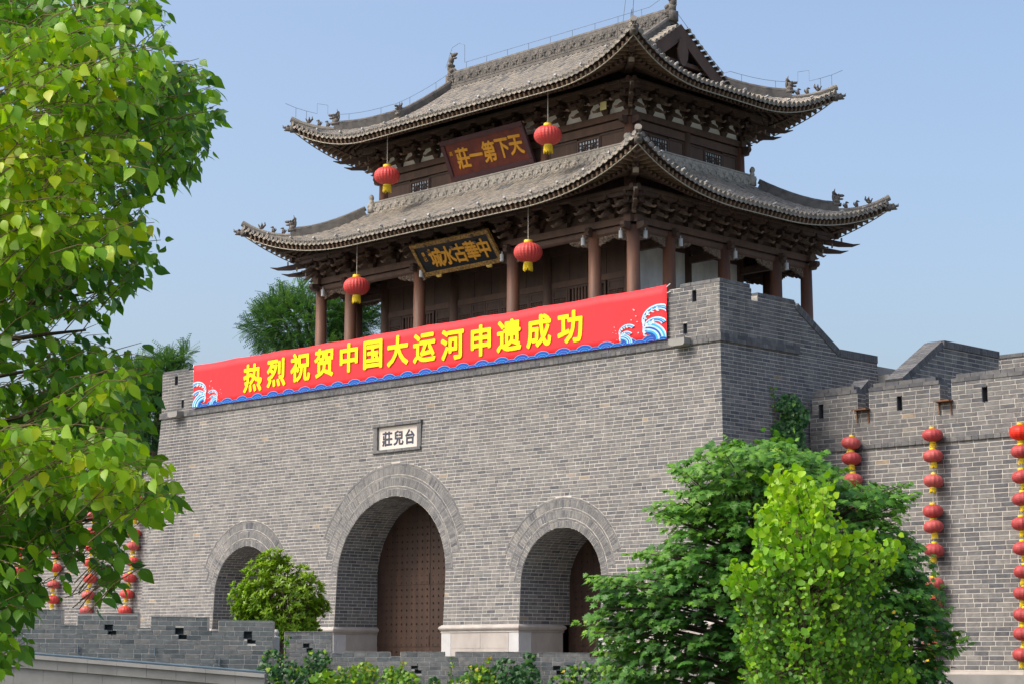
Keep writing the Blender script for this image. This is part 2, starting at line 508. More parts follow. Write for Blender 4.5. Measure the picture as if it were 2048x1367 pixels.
def brick_objects(bricks, P, parent, mat, rng, mort=0.019, proud=0.007, key='a', dark=0.10):
    """single bricks as parts; the wall map must be flat"""
    pool = brick_pool(mat, rng, key=key, dark=dark)
    for u0, u1, v0, v1 in bricks:
        d = proud + rng.uniform(-0.003, 0.004)
        a, b, c, e = u0 + mort / 2, u1 - mort / 2, v0 + mort / 2, v1 - mort / 2
        o = Vector(P(a, c, 0))
        U = Vector(P(b, c, 0)) - o
        V = Vector(P(a, e, 0)) - o
        Nn = Vector(P(a, c, d)) - o
        m = Matrix((U, Nn, V)).transposed().to_4x4()
        m.translation = o
        ob = bpy.data.objects.new('brick', pool[rng.randrange(len(pool))])
        link(ob, parent, m)

def split_largest(bricks, P, n, minlen=0.0):
    """the n bricks that show largest in the picture, and the rest"""
    sc = []
    for i, b in enumerate(bricks):
        p = Vector(P(0.5 * (b[0] + b[1]), 0.5 * (b[2] + b[3]), 0))
        x, y, w = to_px(p)
        vis = -5 < x < 2053 and -5 < y < 1372
        sc.append(((b[1] - b[0]) * (b[3] - b[2]) / (w * w) if vis and b[1] - b[0] > minlen else 0.0, i))
    sc.sort(reverse=True)
    top = {i for s, i in sc[:n] if s > 0}
    return [b for i, b in enumerate(bricks) if i in top], [b for i, b in enumerate(bricks) if i not in top]

def loft_rect(mb, x0, x1, y0, y1, prof, tint=0.5, mi=0):
    """rectangle in plan, lofted up through (offset, z) steps: mitred mouldings"""
    vs = []
    for o, z in prof:
        vs += [(x0 - o, y0 - o, z), (x1 + o, y0 - o, z), (x1 + o, y1 + o, z), (x0 - o, y1 + o, z)]
    k = len(prof)
    fs = [(i * 4 + j, i * 4 + (j + 1) % 4, (i + 1) * 4 + (j + 1) % 4, (i + 1) * 4 + j) for i in range(k - 1) for j in range(4)]
    fs += [(3, 2, 1, 0), tuple(range((k - 1) * 4, k * 4))]
    mb.add(vs, fs, tint, mi)

def glyph(ch, size, bold=0.02, depth=0.02):
    cu = bpy.data.curves.new('glyph', 'FONT')
    cu.body = ch
    cu.size = 1.0
    cu.extrude = depth / size / 2
    cu.resolution_u = 3
    t = bpy.data.objects.new('glyph', cu)
    COL.objects.link(t)
    bpy.context.view_layer.update()
    me = bpy.data.meshes.new_from_object(t.evaluated_get(bpy.context.evaluated_depsgraph_get()))
    bpy.data.objects.remove(t)
    bpy.data.curves.remove(cu)
    n = len(me.vertices)
    co = np.empty(n * 3)
    me.vertices.foreach_get('co', co)
    co = co.reshape(-1, 3)
    cx, cy = 0.5 * (co[:, 0].min() + co[:, 0].max()), 0.5 * (co[:, 1].min() + co[:, 1].max())
    co = (co - np.array([cx, cy, 0.0])) * size
    faces = [tuple(p.vertices) for p in me.polygons]
    bpy.data.meshes.remove(me)
    # brush weight: the same outline repeated at small shifts, each a hair deeper
    vs, fs = [], []
    sh = [(0, 0)] + [(bold * size * math.cos(2 * math.pi * k / 10), bold * size * math.sin(2 * math.pi * k / 10)) for k in range(10)]
    for k, (dx, dy) in enumerate(sh):
        o = len(vs)
        vs += [(x + dx, y + dy, z - 0.0006 * k) for x, y, z in co]
        fs += [tuple(i + o for i in f) for f in faces]
    me = bpy.data.meshes.new('glyph')
    me.from_pydata(vs, [], fs)
    me.update()
    return me

# ------------------------------------------------------------------ ground
rng = random.Random(7)
g = MB()
g.add([(-3000, -3000, 0), (3000, -3000, 0), (3000, 3000, 0), (-3000, 3000, 0)], [(0, 1, 2, 3)])
struct('ground', g, M['earth'])
PLAT = 1.5
g = MB()
def flat_xy(px, D):
    p = at(px, 1300, D)
    return (p.x, p.y)
g.prism([(-60, 30), (-60, -17.5), flat_xy(-40, 57.5), flat_xy(538, 57.5), flat_xy(568, 59.0), flat_xy(1300, 59.0), (1.3, -1.6), (1.3, 3.4), (40, 3.4), (40, 30)], (1, 0, 0), (0, 1, 0), (0, 0, 0), -0.2, PLAT, (0, 0, 1))
struct('terrace_paving', g, M['paving'])

# ------------------------------------------------------------------ the gate wall
ZL, BAT, CH, BL = 11.53, 0.060, 0.12, 0.41
def yf(z):
    return 0.06 - BAT * (ZL - z)
def xr(z):
    return -0.06 + BAT * (ZL - z)
def xl(z):
    return -29.10 - BAT * (ZL - z)
def PF(u, z, n):
    return (u, yf(z) - n, z + n * BAT)
def PS(u, z, n):
    return (xr(z) + n, u, z + n * BAT)
def PL(u, z, n):
    return (xl(z) - n, -u, z)
def PFp(u, z, n):
    return (u, 0.06 - n, z)
def PSp(u, z, n):
    return (-0.06 + n, u, z)
def PLp(u, z, n):
    return (-29.10 - n, -u, z)

gate = thing('gate_wall', (-14.6, 4.0, PLAT), 'massive grey brick gate wall with three arches under the wooden tower', 'gate')
ZB = 3.06
ARCH = []
for xc, r, zs, tot, yd in ((-14.65, 2.85, 4.75, 1.17, 1.6), (-6.42, 1.79, 4.34, 0.98, 1.98), (-22.90, 1.82, 4.34, 0.98, 1.98)):
    rings, rr = [], r
    for w, soldier, st in ((0.22, 1, 4), (0.08, 0, 4), (0.26, 1, 13), (0.08, 0, 13), (0.26, 1, 22), (0.08, 0, 22)):
        w *= tot / 0.98
        rings.append((rr, rr + w, soldier, R(st)))
        rr += w
    ARCH.append((xc, r, zs, rings, yd))

def front_iv(z):
    iv = [(xl(z) - 0.014, xr(z) + 0.014)]
    for xc, r, zs, rings, yd in ARCH:
        dz = z - zs
        hw = 0.0
        if dz < 0:
            hw = r
        elif dz < r:
            hw = math.sqrt(r * r - dz * dz)
        for a, b, so, st in rings:
            if dz >= b * math.sin(st) and dz < b:
                hw = max(hw, math.sqrt(b * b - dz * dz) - 0.06)
        if hw > 0.05:
            iv = sub_iv(iv, xc - hw, xc + hw)
    if 9.19 < z < 10.21:
        iv = sub_iv(iv, -15.86, -13.38)
    return iv
def jamb_iv(z):
    iv = [(xl(z), xr(z))]
    for xc, r, zs, rings, yd in ARCH:
        dz = z - zs
        if dz < r:
            hw = r if dz < 0 else math.sqrt(r * r - dz * dz)
            iv = sub_iv(iv, xc - hw, xc + hw)
    if 9.27 < z < 10.13:
        iv = sub_iv(iv, -15.74, -13.50)
    return iv

def side_top(y):
    if y < 1.63:
        return 13.40
    if y < 1.93:
        return 13.0
    if y < 3.92:
        return 13.20
    if y < 6.25:
        return 13.02 - (y - 3.92) / (6.25 - 3.92) * (13.02 - 11.72)
    return 11.72
def prof_iv(top, y0, y1, step=0.04):
    def f(z):
        out, start = [], None
        k = int(round((y1 - y0) / step))
        for i in range(k + 1):
            y = y0 + (y1 - y0) * i / k
            ok = top(y) > z
            if ok and start is None:
                start = y
            if not ok and start is not None:
                out.append((start, y))
                start = None
        if start is not None:
            out.append((start, y1))
        return out
    return f
side_par_iv = prof_iv(side_top, 0.046, 8.40)
def side_iv(z):
    return [(yf(z) - 0.014, 8.4)]

HOLES_F = [(-1.14, -0.98, 12.86, 13.22), (-1.52, -1.37, 11.86, 12.22), (-28.25, -28.05, 12.86, 13.22), (-27.75, -27.6, 11.86, 12.22)]
def par_iv(z):
    iv = [(-29.115, -0.045)] if z < 13.10 else [(-29.115, -26.86), (-2.10, -0.045)]
    for a, b, c, d in HOLES_F:
        if c < z < d:
            iv = sub_iv(iv, a, b)
    return iv

bw, mo = MB(), MB()
surf = [(front_iv, ZB, ZL, PF), (side_iv, 1.5, ZL, PS), (lambda z: [(-8.4, -yf(z) + 0.014)], 1.5, ZL, PL)]
bf = lay(front_iv, ZB, ZL, CH, BL, rng)
bs_ = lay(side_iv, 1.5, ZL, CH, BL, rng)
top_f, rest_f = split_largest(bf, PF, 110, 0.38)
top_s, rest_s = split_largest([b for b in bs_ if b[2] > 8.2], PS, 90, 0.38)
low_s = [b for b in bs_ if b[2] <= 8.2]
brick_faces(bw, rest_f, PF, rng)
brick_faces(bw, rest_s + low_s, PS, rng, dark=0.2)
brick_faces(bw, lay(lambda z: [(-8.4, -yf(z) + 0.014)], 1.5, ZL, CH, BL, rng), PL, rng)
brick_objects(top_f, PF, gate, M['brick'], rng, key='gate')
brick_objects(top_s, PS, gate, M['brick'], rng, key='gate')
sheet(mo, jamb_iv, ZB - 0.3, ZL + 0.1, 0.05, PF)
sheet(mo, lambda z: [(yf(z), 8.4)], 1.5, ZL + 0.1, 0.3, PS)
sheet(mo, lambda z: [(-8.4, -yf(z))], 1.5, ZL + 0.1, 0.3, PL)
# parapet
bp = lay(par_iv, 11.79, 13.36, 0.12, BL, rng)
top_p, rest_p = split_largest(bp, PFp, 45, 0.2)
brick_faces(bw, rest_p, PFp, rng)
brick_objects(top_p, PFp, gate, M['brick'], rng, key='gate')
brick_faces(bw, lay(lambda z: [(4.03, 8.4)], ZL, ZL + 0.25, 0.12, BL, rng), PSp, rng, dark=0.2)
bp = lay(side_par_iv, ZL + 0.25, 13.36, 0.12, BL, rng)
top_p, rest_p = split_largest(bp, PSp, 55, 0.2)
brick_faces(bw, rest_p, PSp, rng, dark=0.2)
brick_objects(top_p, PSp, gate, M['brick'], rng, key='gate')
brick_faces(bw, lay(lambda z: [(-2.4, -0.046)], 11.79, 13.36, 0.12, BL, rng), PLp, rng)

def core(mb, u0, u1, v0, v1, holes, P, thick, tint=0.45, mi=0):
    us = sorted({u0, u1} | {h[i] for h in holes for i in (0, 1) if u0 < h[i] < u1})
    vs = sorted({v0, v1} | {h[i] for h in holes for i in (2, 3) if v0 < h[i] < v1})
    for a, b in zip(us, us[1:]):
        for c, d in zip(vs, vs[1:]):
            if any(h[0] < (a + b) / 2 < h[1] and h[2] < (c + d) / 2 < h[3] for h in holes):
                continue
            mb.hexa([P(a, c, -0.002), P(b, c, -0.002), P(b, c, -thick), P(a, c, -thick), P(a, d, -0.002), P(b, d, -0.002), P(b, d, -thick), P(a, d, -thick)], tint, mi)
def line_hole(mb, P, h, depth=0.30):  # dark lining and back plate: the recess shade put into the brick tint
    a, b, c, d = h
    e = 0.012
    for u0, u1, v0, v1, n0, n1 in ((a - e, a + 0.004, c, d, 0.0, -depth), (b - 0.004, b + e, c, d, 0.0, -depth), (a, b, c - e, c + 0.004, 0.0, -depth), (a, b, d - 0.004, d + e, 0.0, -depth), (a - e, b + e, c - e, d + e, -depth, -depth - 0.03)):
        mb.hexa([P(u0, v0, n0), P(u1, v0, n0), P(u1, v0, n1), P(u0, v0, n1), P(u0, v1, n0), P(u1, v1, n0), P(u1, v1, n1), P(u0, v1, n1)], 0.06)
for h in HOLES_F:
    line_hole(bw, PFp, h)
core(mo, -29.1, -26.86, 11.6, 13.36, HOLES_F, PFp, 0.45)
core(mo, -26.86, -2.10, 11.6, 13.10, [], PFp, 0.45)
core(mo, -2.10, -0.06, 11.6, 13.36, HOLES_F, PFp, 0.45)
core(mo, -2.4, -0.06, 11.6, 13.36, [], PLp, 0.45)
core(mo, 0.5, 1.63, 11.4, 13.36, [], PSp, 0.45)
core(mo, 1.63, 1.93, 11.4, 12.98, [], PSp, 0.45)
core(mo, 1.93, 3.92, 11.4, 13.16, [], PSp, 0.45)
mo.prism([(3.92, 11.4), (8.4, 11.4), (8.4, 11.70), (6.25, 11.70), (3.92, 13.0)], (0, 1, 0), (0, 0, 1), (-0.062, 0, 0), 0, -0.45, (1, 0, 0))
# caps of the merlons: a course of larger bricks
def cap_row(P, u0, u1, z, h, thick, rng, L=0.41, over=0.02):
    u = u0
    while u < u1 - 0.02:
        e = min(u + L * rng.uniform(0.95, 1.05), u1)
        if u1 - e < 0.12:
            e = u1
        a, b = u + 0.006, e - 0.006
        o = over + rng.uniform(-0.006, 0.006)
        bw.hexa([P(a, z, o), P(b, z, o), P(b, z, -thick), P(a, z, -thick), P(a, z + h, o - 0.01), P(b, z + h, o - 0.01), P(b, z + h, -thick), P(a, z + h, -thick)], brick_tint(rng, 0.25) * 0.75)
        u = e
cap_row(PFp, -1.62, -0.035, 13.365, 0.11, 0.40, rng)
cap_row(PFp, -29.12, -27.3, 13.365, 0.10, 0.40, rng)
cap_row(PSp, 0.45, 1.56, 13.365, 0.11, 0.40, rng)
cap_row(PSp, 1.95, 3.85, 13.165, 0.10, 0.44, rng)
# sloping coping of soldier bricks on the side parapet
sd = Vector((0, 6.25 - 3.92, 11.72 - 13.02))
sn = sd.normalized()
upn = Vector((0, -sn.z, sn.y))
k = int(sd.length / 0.125)
for i in range(k):
    c = Vector((-0.28, 3.92, 13.02)) + sn * (0.125 * (i + 0.5)) + upn * 0.07
    bw.beam(c - sn * 0.056, c + sn * 0.056, 0.50, 0.24, upn, brick_tint(rng, 0.5) * 0.6)
for i in range(17):
    y = 6.28 + i * 0.125
    bw.box(-0.55, -0.03, y, y + 0.115, 11.70, 11.95, brick_tint(rng, 0.4) * 0.7)
# ledge: a row of headers under a row of stretchers
def ledge_row(P, u0, u1, z, h, L, proud, rng):
    u = u0
    while u < u1 - 0.02:
        e = min(u + L * rng.uniform(0.96, 1.04), u1)
        if u1 - e < 0.08:
            e = u1
        a, b, o = u + 0.006, e - 0.006, proud + rng.uniform(-0.006, 0.006)
        bw.hexa([P(a, z, o), P(b, z, o), P(b, z, -0.1), P(a, z, -0.1), P(a, z + h, o), P(b, z + h, o), P(b, z + h, -0.1), P(a, z + h, -0.1)], brick_tint(rng, 0.3) * 0.8)
        u = e
for z, h, L, pr in ((ZL, 0.118, 0.21, 0.075), (ZL + 0.125, 0.118, 0.41, 0.060)):
    ledge_row(PFp, -29.17, 0.015, z, h, L, pr, rng)
    ledge_row(PSp, 0.0, 4.03, z, h, L, pr, rng)
    ledge_row(PLp, -4.0, 0.0, z, h, L, pr, rng)
    mo.box(-29.12, -0.04, 0.03, 0.3, z - 0.004, z + h + 0.004)
# vaults
for xc, r, zs, rings, yd in ARCH:
    hj = zs - ZB
    tot = 2 * hj + math.pi * r
    def PV(u, v, n, xc=xc, r=r, zs=zs, hj=hj, tot=tot):
        if v <= hj:
            return (xc - r + n, u, ZB + v)
        if v >= tot - hj:
            return (xc + r - n, u, ZB + (tot - v))
        a = (v - hj) / r
        return (xc - (r - n) * math.cos(a), u, zs + (r - n) * math.sin(a))
    def viv(v, PV=PV, yd=yd):
        z = PV(0, v, 0)[2]
        return [(yf(z) + 0.01, yd + 0.1)]
    brick_faces(bw, lay(viv, 0, tot, CH, BL, rng), PV, rng, dark=0.22, proud=0.006)
    sheet(mo, viv, 0, tot, 0.08, PV)
obj('brickwork', bw, M['brick'], gate, kind='stuff')
obj('mortar_core', mo, M['mortar'], gate)
# rings of voussoirs
for xc, r, zs, rings, yd in ARCH:
    rb = MB()
    for a, b, so, st in rings:
        span = math.pi - 2 * st
        w = 0.105 if so else 0.40
        k = max(3, int(span * (a + b) / 2 / w))
        pr = 0.019 if so else 0.021
        if b == rings[-1][1]:
            pr = 0.026
        for i in range(k):
            t0 = st + span * (i + 0.5) / k
            d = pr + rng.uniform(-0.004, 0.004)
            hw = span / k / 2
            q = []
            for n_, sh in ((0.008, 0.0), (d, 0.002)):
                for ang, rad in ((t0 - hw + (0.004 + sh) / a, a + 0.006 + sh), (t0 + hw - (0.004 + sh) / a, a + 0.006 + sh), (t0 + hw - (0.004 + sh) / b, b - 0.006 - sh), (t0 - hw + (0.004 + sh) / b, b - 0.006 - sh)):
                    q.append(PF(xc + rad * math.cos(ang), zs + rad * math.sin(ang), n_))
            rb.hexa(q, min(0.9, brick_tint(rng, 0.08)))
    ao = obj('arch_ring', rb, M['brick'], gate, kind='stuff')
    rm = MB()
    for a, b, so, st in rings:
        nseg = 40
        for i in range(nseg):
            t0, t1 = st + (math.pi - 2 * st) * i / nseg, st + (math.pi - 2 * st) * (i + 1) / nseg
            rm.add([PF(xc + rad * math.cos(t), zs + rad * math.sin(t), 0.0125) for rad, t in ((a, t0), (b, t0), (b, t1), (a, t1))], [(0, 1, 2, 3)])
    obj('ring_mortar', rm, M['mortar'], ao)
# stone bases of the piers with their round moulding
xs = sorted([(a[0] - a[1], a[0] + a[1], a[4]) for a in ARCH])
piers = [(xl(2.3), xs[0][0], 1.9), (xs[0][1], xs[1][0], 1.6), (xs[1][1], xs[2][0], 1.6), (xs[2][1], xr(2.3), 1.9)]
yb = yf(2.9)
for x0, x1, yd in piers:
    st = MB()
    loft_rect(st, x0, x1, yb, yd, [(0.02, PLAT - 0.3), (0.02, 2.80)])
    ps = obj('stone_base', st, M['stone'], gate)
    bl = MB()
    # facing slabs: whiter end posts, two courses between
    wend = 0.42
    zz = [PLAT, 2.28, 2.795]
    for c0, c1, white in ((x0 - 0.035, x0 + wend, 1), (x1 - wend, x1 + 0.035, 1)):
        bl.box(c0, c1, yb - 0.036, yb + 0.1, PLAT, 2.795, 0.5, 1)
    for zi in range(2):
        u = x0 + wend + 0.01
        while u < x1 - wend - 0.05:
            e = min(u + rng.uniform(1.0, 1.7), x1 - wend - 0.01)
            if x1 - wend - e < 0.4:
                e = x1 - wend - 0.01
            bl.box(u, e - 0.008, yb - 0.034, yb + 0.1, zz[zi] + 0.004, zz[zi + 1] - 0.004, 0.5, 0)
            u = e
    for sx, xx in ((-1, x0), (1, x1)):
        if xx in (piers[0][0], piers[3][1]):
            continue
        bl.box(min(xx, xx + sx * 0.036), max(xx, xx + sx * 0.036), yb + 0.11, yb + 0.55, PLAT, 2.795, 0.5, 1)
        for zi in range(2):
            bl.box(min(xx, xx + sx * 0.034), max(xx, xx + sx * 0.034), yb + 0.56, yd, zz[zi] + 0.004, zz[zi + 1] - 0.004, 0.5, 0)
    obj('facing_slabs', bl, [M['stone'], M['stone_white']], ps)
    mm = MB()
    pr = [(0.03, 2.80), (0.055, 2.805), (0.055, 2.835), (0.03, 2.85)] + [(0.03 + 0.085 * math.sin(math.pi * t / 8), 2.85 + 0.205 * t / 8) for t in range(9)] + [(0.0, 3.062)]
    loft_rect(mm, x0, x1, yb, yd, pr)
    obj('stone_moulding', mm, M['stone'], ps)
# doors
for (xc, r, zs, rings, yd) in ARCH:
    poly = [(xc - r - 0.06, PLAT), (xc + r + 0.06, PLAT)] + [(xc + (r + 0.06) * math.cos(math.pi * t / 24), zs + (r + 0.06) * math.sin(math.pi * t / 24)) for t in range(25)]
    for side in (-1, 1):
        pl = [(min(max(p[0], xc + 0.008), 1e9), p[1]) if side > 0 else (max(min(p[0], xc - 0.008), -1e9), p[1]) for p in poly]
        q = []
        for p in pl:
            if not q or (abs(p[0] - q[-1][0]) + abs(p[1] - q[-1][1])) > 1e-4:
                q.append(p)
        d = MB()
        d.prism(q, (1, 0, 0), (0, 0, 1), (0, yd, 0), 0.0, 0.14, (0, 1, 0))
        dr = obj('door_leaf', d, M['iron'], gate, label='rust brown iron clad door leaf with rows of studs')
        sm, bd = MB(), MB()
        z = PLAT + 0.2
        row = 0
        while z < zs + r:
            hw = r if z < zs else math.sqrt(max(0, r * r - (z - zs) ** 2))
            k = int((hw - 0.1) / 0.27)
            band = row % 9 in (3, 4)
            for i in range(k):
                x = xc + side * (0.16 + i * 0.27)
                rr_ = 0.042
                c = Vector((x, yd - 0.002, z))
                n = 6
                vs = [c + Vector((rr_ * math.cos(2 * math.pi * j / n), 0, rr_ * math.sin(2 * math.pi * j / n))) for j in range(n)] + [c + Vector((0.6 * rr_ * math.cos(2 * math.pi * j / n), -0.038, 0.6 * rr_ * math.sin(2 * math.pi * j / n))) for j in range(n)]
                sm.add(vs, [(j, (j + 1) % n, n + (j + 1) % n, n + j) for j in range(n)] + [tuple(range(n, 2 * n))])
            if row % 9 == 3 and hw > 0.6:
                a, b = sorted((xc + side * 0.04, xc + side * (hw - 0.04)))
                bd = MB()
                bd.box(a, b, yd - 0.02, yd + 0.02, z - 0.07, z + 0.32)
                obj('iron_band', bd, M['iron'], dr)
            z += 0.245
            row += 1
        obj('studs', sm, M['iron'], dr, kind='stuff')
# terrace on top, back closing wall
dk = MB()
dk.box(-29.0, -0.1, 0.45, 16.0, 11.3, 11.62)
dk.box(-29.4, 0.4, 8.4, 16.0, 1.0, 11.3)
obj('top_terrace', dk, M['paving'], gate)
# carved stone name plaque set in the wall
pq = MB()
xa, xb, za, zb = -15.68, -13.56, 9.30, 10.10
Y0 = yf(9.7)
pq.box(xa, xb, Y0 + 0.045, Y0 + 0.20, za, zb)
pl_ = obj('name_plaque', pq, M['cream'], gate, label='cream stone plaque with three dark brush characters')
fr = MB()
fr.box(xa - 0.20, xa, Y0 - 0.05, Y0 + 0.2, za - 0.02, zb + 0.02, 0.55)
fr.box(xb, xb + 0.20, Y0 - 0.05, Y0 + 0.2, za - 0.02, zb + 0.02, 0.50)
x = xa - 0.22
while x < xb + 0.2:
    fr.box(x + 0.005, min(x + 0.40, xb + 0.22), Y0 - 0.085, Y0 + 0.2, zb + 0.02, zb + 0.13, brick_tint(rng, 0.2) * 0.85)
    fr.box(x + 0.005, min(x + 0.40, xb + 0.22), Y0 - 0.115, Y0 + 0.2, za - 0.12, za - 0.02, brick_tint(rng, 0.2) * 0.85)
    x += 0.41
obj('plaque_frame', fr, M['brick'], pl_)
for ch, x in (('莊', -15.22), ('兒', -14.62), ('台', -14.02)):
    me = glyph(ch, 0.54, 0.03, 0.02)
    me.materials.append(M['ink'])
    w = Matrix.Translation((x, Y0 + 0.04, 9.68)) @ Matrix.Rotation(R(90), 4, 'X')
    obj('character', me, None, pl_, world=w)
# stone water spouts in the ledge
for x in (-1.50, -27.85):
    sp = MB()
    pts = [(-0.32, 0.04), (-0.32, 0.20), (0.32, 0.20), (0.32, 0.03), (0.25, -0.03), (-0.2, -0.03)]
    sp.prism(pts, (1, 0, 0), (0, 0, 1), (x, 0.1, ZL - 0.0), 0.0, -0.42, (0, 1, 0))
    obj('water_spout', sp, M['stone_grey'], gate)

# ------------------------------------------------------------------ the timber tower
XC, YC = -14.58, 8.13
TFL = 11.62
tower = thing('gate_tower', (XC, YC, TFL), 'two storey dark timber tower with curved grey tile roofs above the gate', 'tower')
def T(x, y, z):
    return (XC + x, YC + y, z)
def SIDE(k):
    """the four sides: maps (lateral, outward, z) to a world point"""
    if k == 0:
        return lambda l, o, z: (XC + l, YC - o, z)
    if k == 1:
        return lambda l, o, z: (XC + o, YC + l, z)
    if k == 2:
        return lambda l, o, z: (XC - l, YC + o, z)
    return lambda l, o, z: (XC - o, YC - l, z)

class Roof:
    def __init__(s, A, B, O, b, ze, zt, k, L, W, xg=None):
        s.A, s.B, s.O, s.b, s.ze, s.zt, s.k, s.L, s.W, s.xg = A, B, O, b, ze, zt, k, L, W, xg
        s.Ac, s.Bc = A + O, B + O
    def half(s, side):            # lateral half length at the eave corner, outward distance shift
        return (s.Ac, 0.0) if side % 2 == 0 else (s.Bc, s.A - s.B)
    def w(s, side, l):
        return max(0.0, 1.0 - (s.half(side)[0] - abs(l)) / s.W)
    def eave(s, side, l):         # outward distance of the eave (in that side's own outward measure)
        return s.B + s.half(side)[1] + s.O * s.w(side, l) ** 2
    def z(s, side, l, o):
        q = o - s.half(side)[1]
        u = max(0.0, (q - s.b) / (s.B - s.b))
        return s.zt - (s.zt - s.ze) * (u * (1 + s.k) - s.k * u * u) + s.L * s.w(side, l) ** 2 * u ** 1.6
    def inner(s, side, l):        # outward distance where a tile row at lateral l ends
        h, sh = s.half(side)
        hip = s.Bc - (h - abs(l))
        if s.xg is None:
            return max(s.b, hip) + sh
        if side % 2 == 0:
            return (0.10 if abs(l) <= s.xg else max(0.1, hip))
        return max(s.xg, hip + sh)

LOW = Roof(10.18, 6.85, 0.40, 3.62, 17.74, 19.52, 0.30, 1.20, 6.0)
UPR = Roof(8.93, 5.58, 0.32, 0.0, 22.20, 25.30, 0.36, 1.15, 4.2, 6.15)
STEP = 0.26
TL = 0.34
rng = random.Random(11)
def tile_seg(p0, p1, sd, up, r0, r1, n=6):
    vs = []
    for p, r in ((p0, r0), (p1, r1)):
        for j in range(n + 1):
            a = math.pi * j / n
            vs.append(p + sd * (r * math.cos(a)) + up * (r * math.sin(a)))
    fs = [(j, j + 1, n + 2 + j, n + 1 + j) for j in range(n)] + [tuple(range(n, -1, -1))]
    return vs, fs
def tile_tint(rng):
    r = rng.random()
    return rng.uniform(0.08, 0.22) if r < 0.07 else min(1, max(0.25, rng.gauss(0.66, 0.12)))

def build_roof(rf, name, label, keep):
    base = MB()
    field, eave_t, ends, rows = MB(), [], MB(), []
    for side in range(4):
        S = SIDE(side)
        h, sh = rf.half(side)
        n = int(2 * h / STEP)
        off = -(n - 1) * STEP / 2
        for i in range(n):
            l = off + i * STEP
            o1 = rf.eave(side, l)
            o0 = rf.inner(side, l)
            if o1 - o0 < 0.1:
                continue
            m = max(1, int(round((o1 - o0) / TL)))
            pts = [Vector(S(l, o1 - (o1 - o0) * j / m, 0)) for j in range(m + 1)]
            for j in range(m + 1):
                pts[j].z = rf.z(side, l, o1 - (o1 - o0) * j / m)
            sd = (Vector(S(1, 0, 0)) - Vector(S(0, 0, 0)))
            # pan sheet under the rows
            for j in range(m):
                la, lb = l - STEP / 2, l + STEP / 2
                oa, ob = o1 - (o1 - o0) * j / m, o1 - (o1 - o0) * (j + 1) / m
                q = [Vector(S(la, oa, 0)), Vector(S(lb, oa, 0)), Vector(S(lb, ob, 0)), Vector(S(la, ob, 0))]
                for v_, (ll, oo) in zip(q, ((la, oa), (lb, oa), (lb, ob), (la, ob))):
                    v_.z = rf.z(side, max(-h, min(h, ll)), oo) - 0.02
                base.add(q, [(0, 1, 2, 3)], tile_tint(rng) * 0.22)
            for j in range(m):
                d = (pts[j + 1] - pts[j]).normalized()
                up = sd.cross(d)
                if up.z < 0:
                    up = -up
                vs, fs = tile_seg(pts[j] - d * 0.01 + up * 0.012, pts[j + 1] + d * 0.02 + up * 0.004, sd, up, 0.088, 0.078)
                if keep(side, l, j):
                    eave_t.append((vs, fs))
                else:
                    field.add(vs, fs, tile_tint(rng))
            # disc end and drip tile
            d = (pts[0] - pts[1]).normalized()
            up = sd.cross(d)
            if up.z < 0:
                up = -up
            c = pts[0] + d * 0.0 + up * 0.02
            nn = 10
            ring = [c + sd * (0.095 * math.cos(2 * math.pi * t / nn)) + up * (0.095 * math.sin(2 * math.pi * t / nn)) for t in range(nn)]
            ring2 = [p + d * 0.05 for p in ring]
            ring3 = [c + d * 0.05 + (p - c) * 0.7 for p in ring]
            ring4 = [p - d * 0.012 for p in ring3]
            ends.add(ring + ring2 + ring3 + ring4, [(t, (t + 1) % nn, nn + (t + 1) % nn, nn + t) for t in range(nn)] + [(nn + t, nn + (t + 1) % nn, 2 * nn + (t + 1) % nn, 2 * nn + t) for t in range(nn)] +
                     [(2 * nn + t, 2 * nn + (t + 1) % nn, 3 * nn + (t + 1) % nn, 3 * nn + t) for t in range(nn)] + [tuple(range(3 * nn, 4 * nn))], min(1, 0.3 + 0.5 * rng.random()))
            lc = l + STEP / 2
            if abs(lc) < h - 0.1:
                oe = rf.eave(side, lc)
                c = Vector(S(lc, oe + 0.03, rf.z(side, lc, oe) - 0.02))
                ol = Vector(S(0, 1, 0)) - Vector(S(0, 0, 0))
                hw = STEP / 2 - 0.01
                v1 = [c - sd * hw + Vector((0, 0, 0.01)), c + sd * hw + Vector((0, 0, 0.01)), c + sd * hw * 0.75 + Vector((0, 0, -0.055)) + ol * 0.02, c + Vector((0, 0, -0.115)) + ol * 0.03, c - sd * hw * 0.75 + Vector((0, 0, -0.055)) + ol * 0.02]
                v2 = [p - ol * 0.025 for p in v1]
                ends.add(v1 + v2, [(0, 1, 2, 3, 4), (9, 8, 7, 6, 5)] + [(t, (t + 1) % 5, 5 + (t + 1) % 5, 5 + t) for t in range(5)], 0.25 + 0.5 * rng.random())
            rows.append((side, l))
    ro = obj(name, base, M['tile'], tower, label=label)
    obj('tile_rows', field, M['tile'], ro, kind='stuff')
    obj('eave_tile_ends', ends, M['tile'], ro, kind='stuff')
    for vs, fs in eave_t:
        b = MB()
        c = Vector((0, 0, 0))
        for p in vs:
            c = c + p
        c = c / len(vs)
        b.add([p - c for p in vs], fs, tile_tint(rng))
        obj('tile', b, M['tile'], ro, world=Matrix.Translation(c))
    return ro
low_roof = build_roof(LOW, 'lower_roof', 'lower grey tile roof with upswept corners', lambda s, l, j: (s == 0 and l > -8.5 and j < 2) or (s == 1 and j < 3))
upp_roof = build_roof(UPR, 'upper_roof', 'upper hip and gable roof of grey tiles', lambda s, l, j: (s == 0 and l > -7.6 and j < 2) or (s == 1 and j < 3))

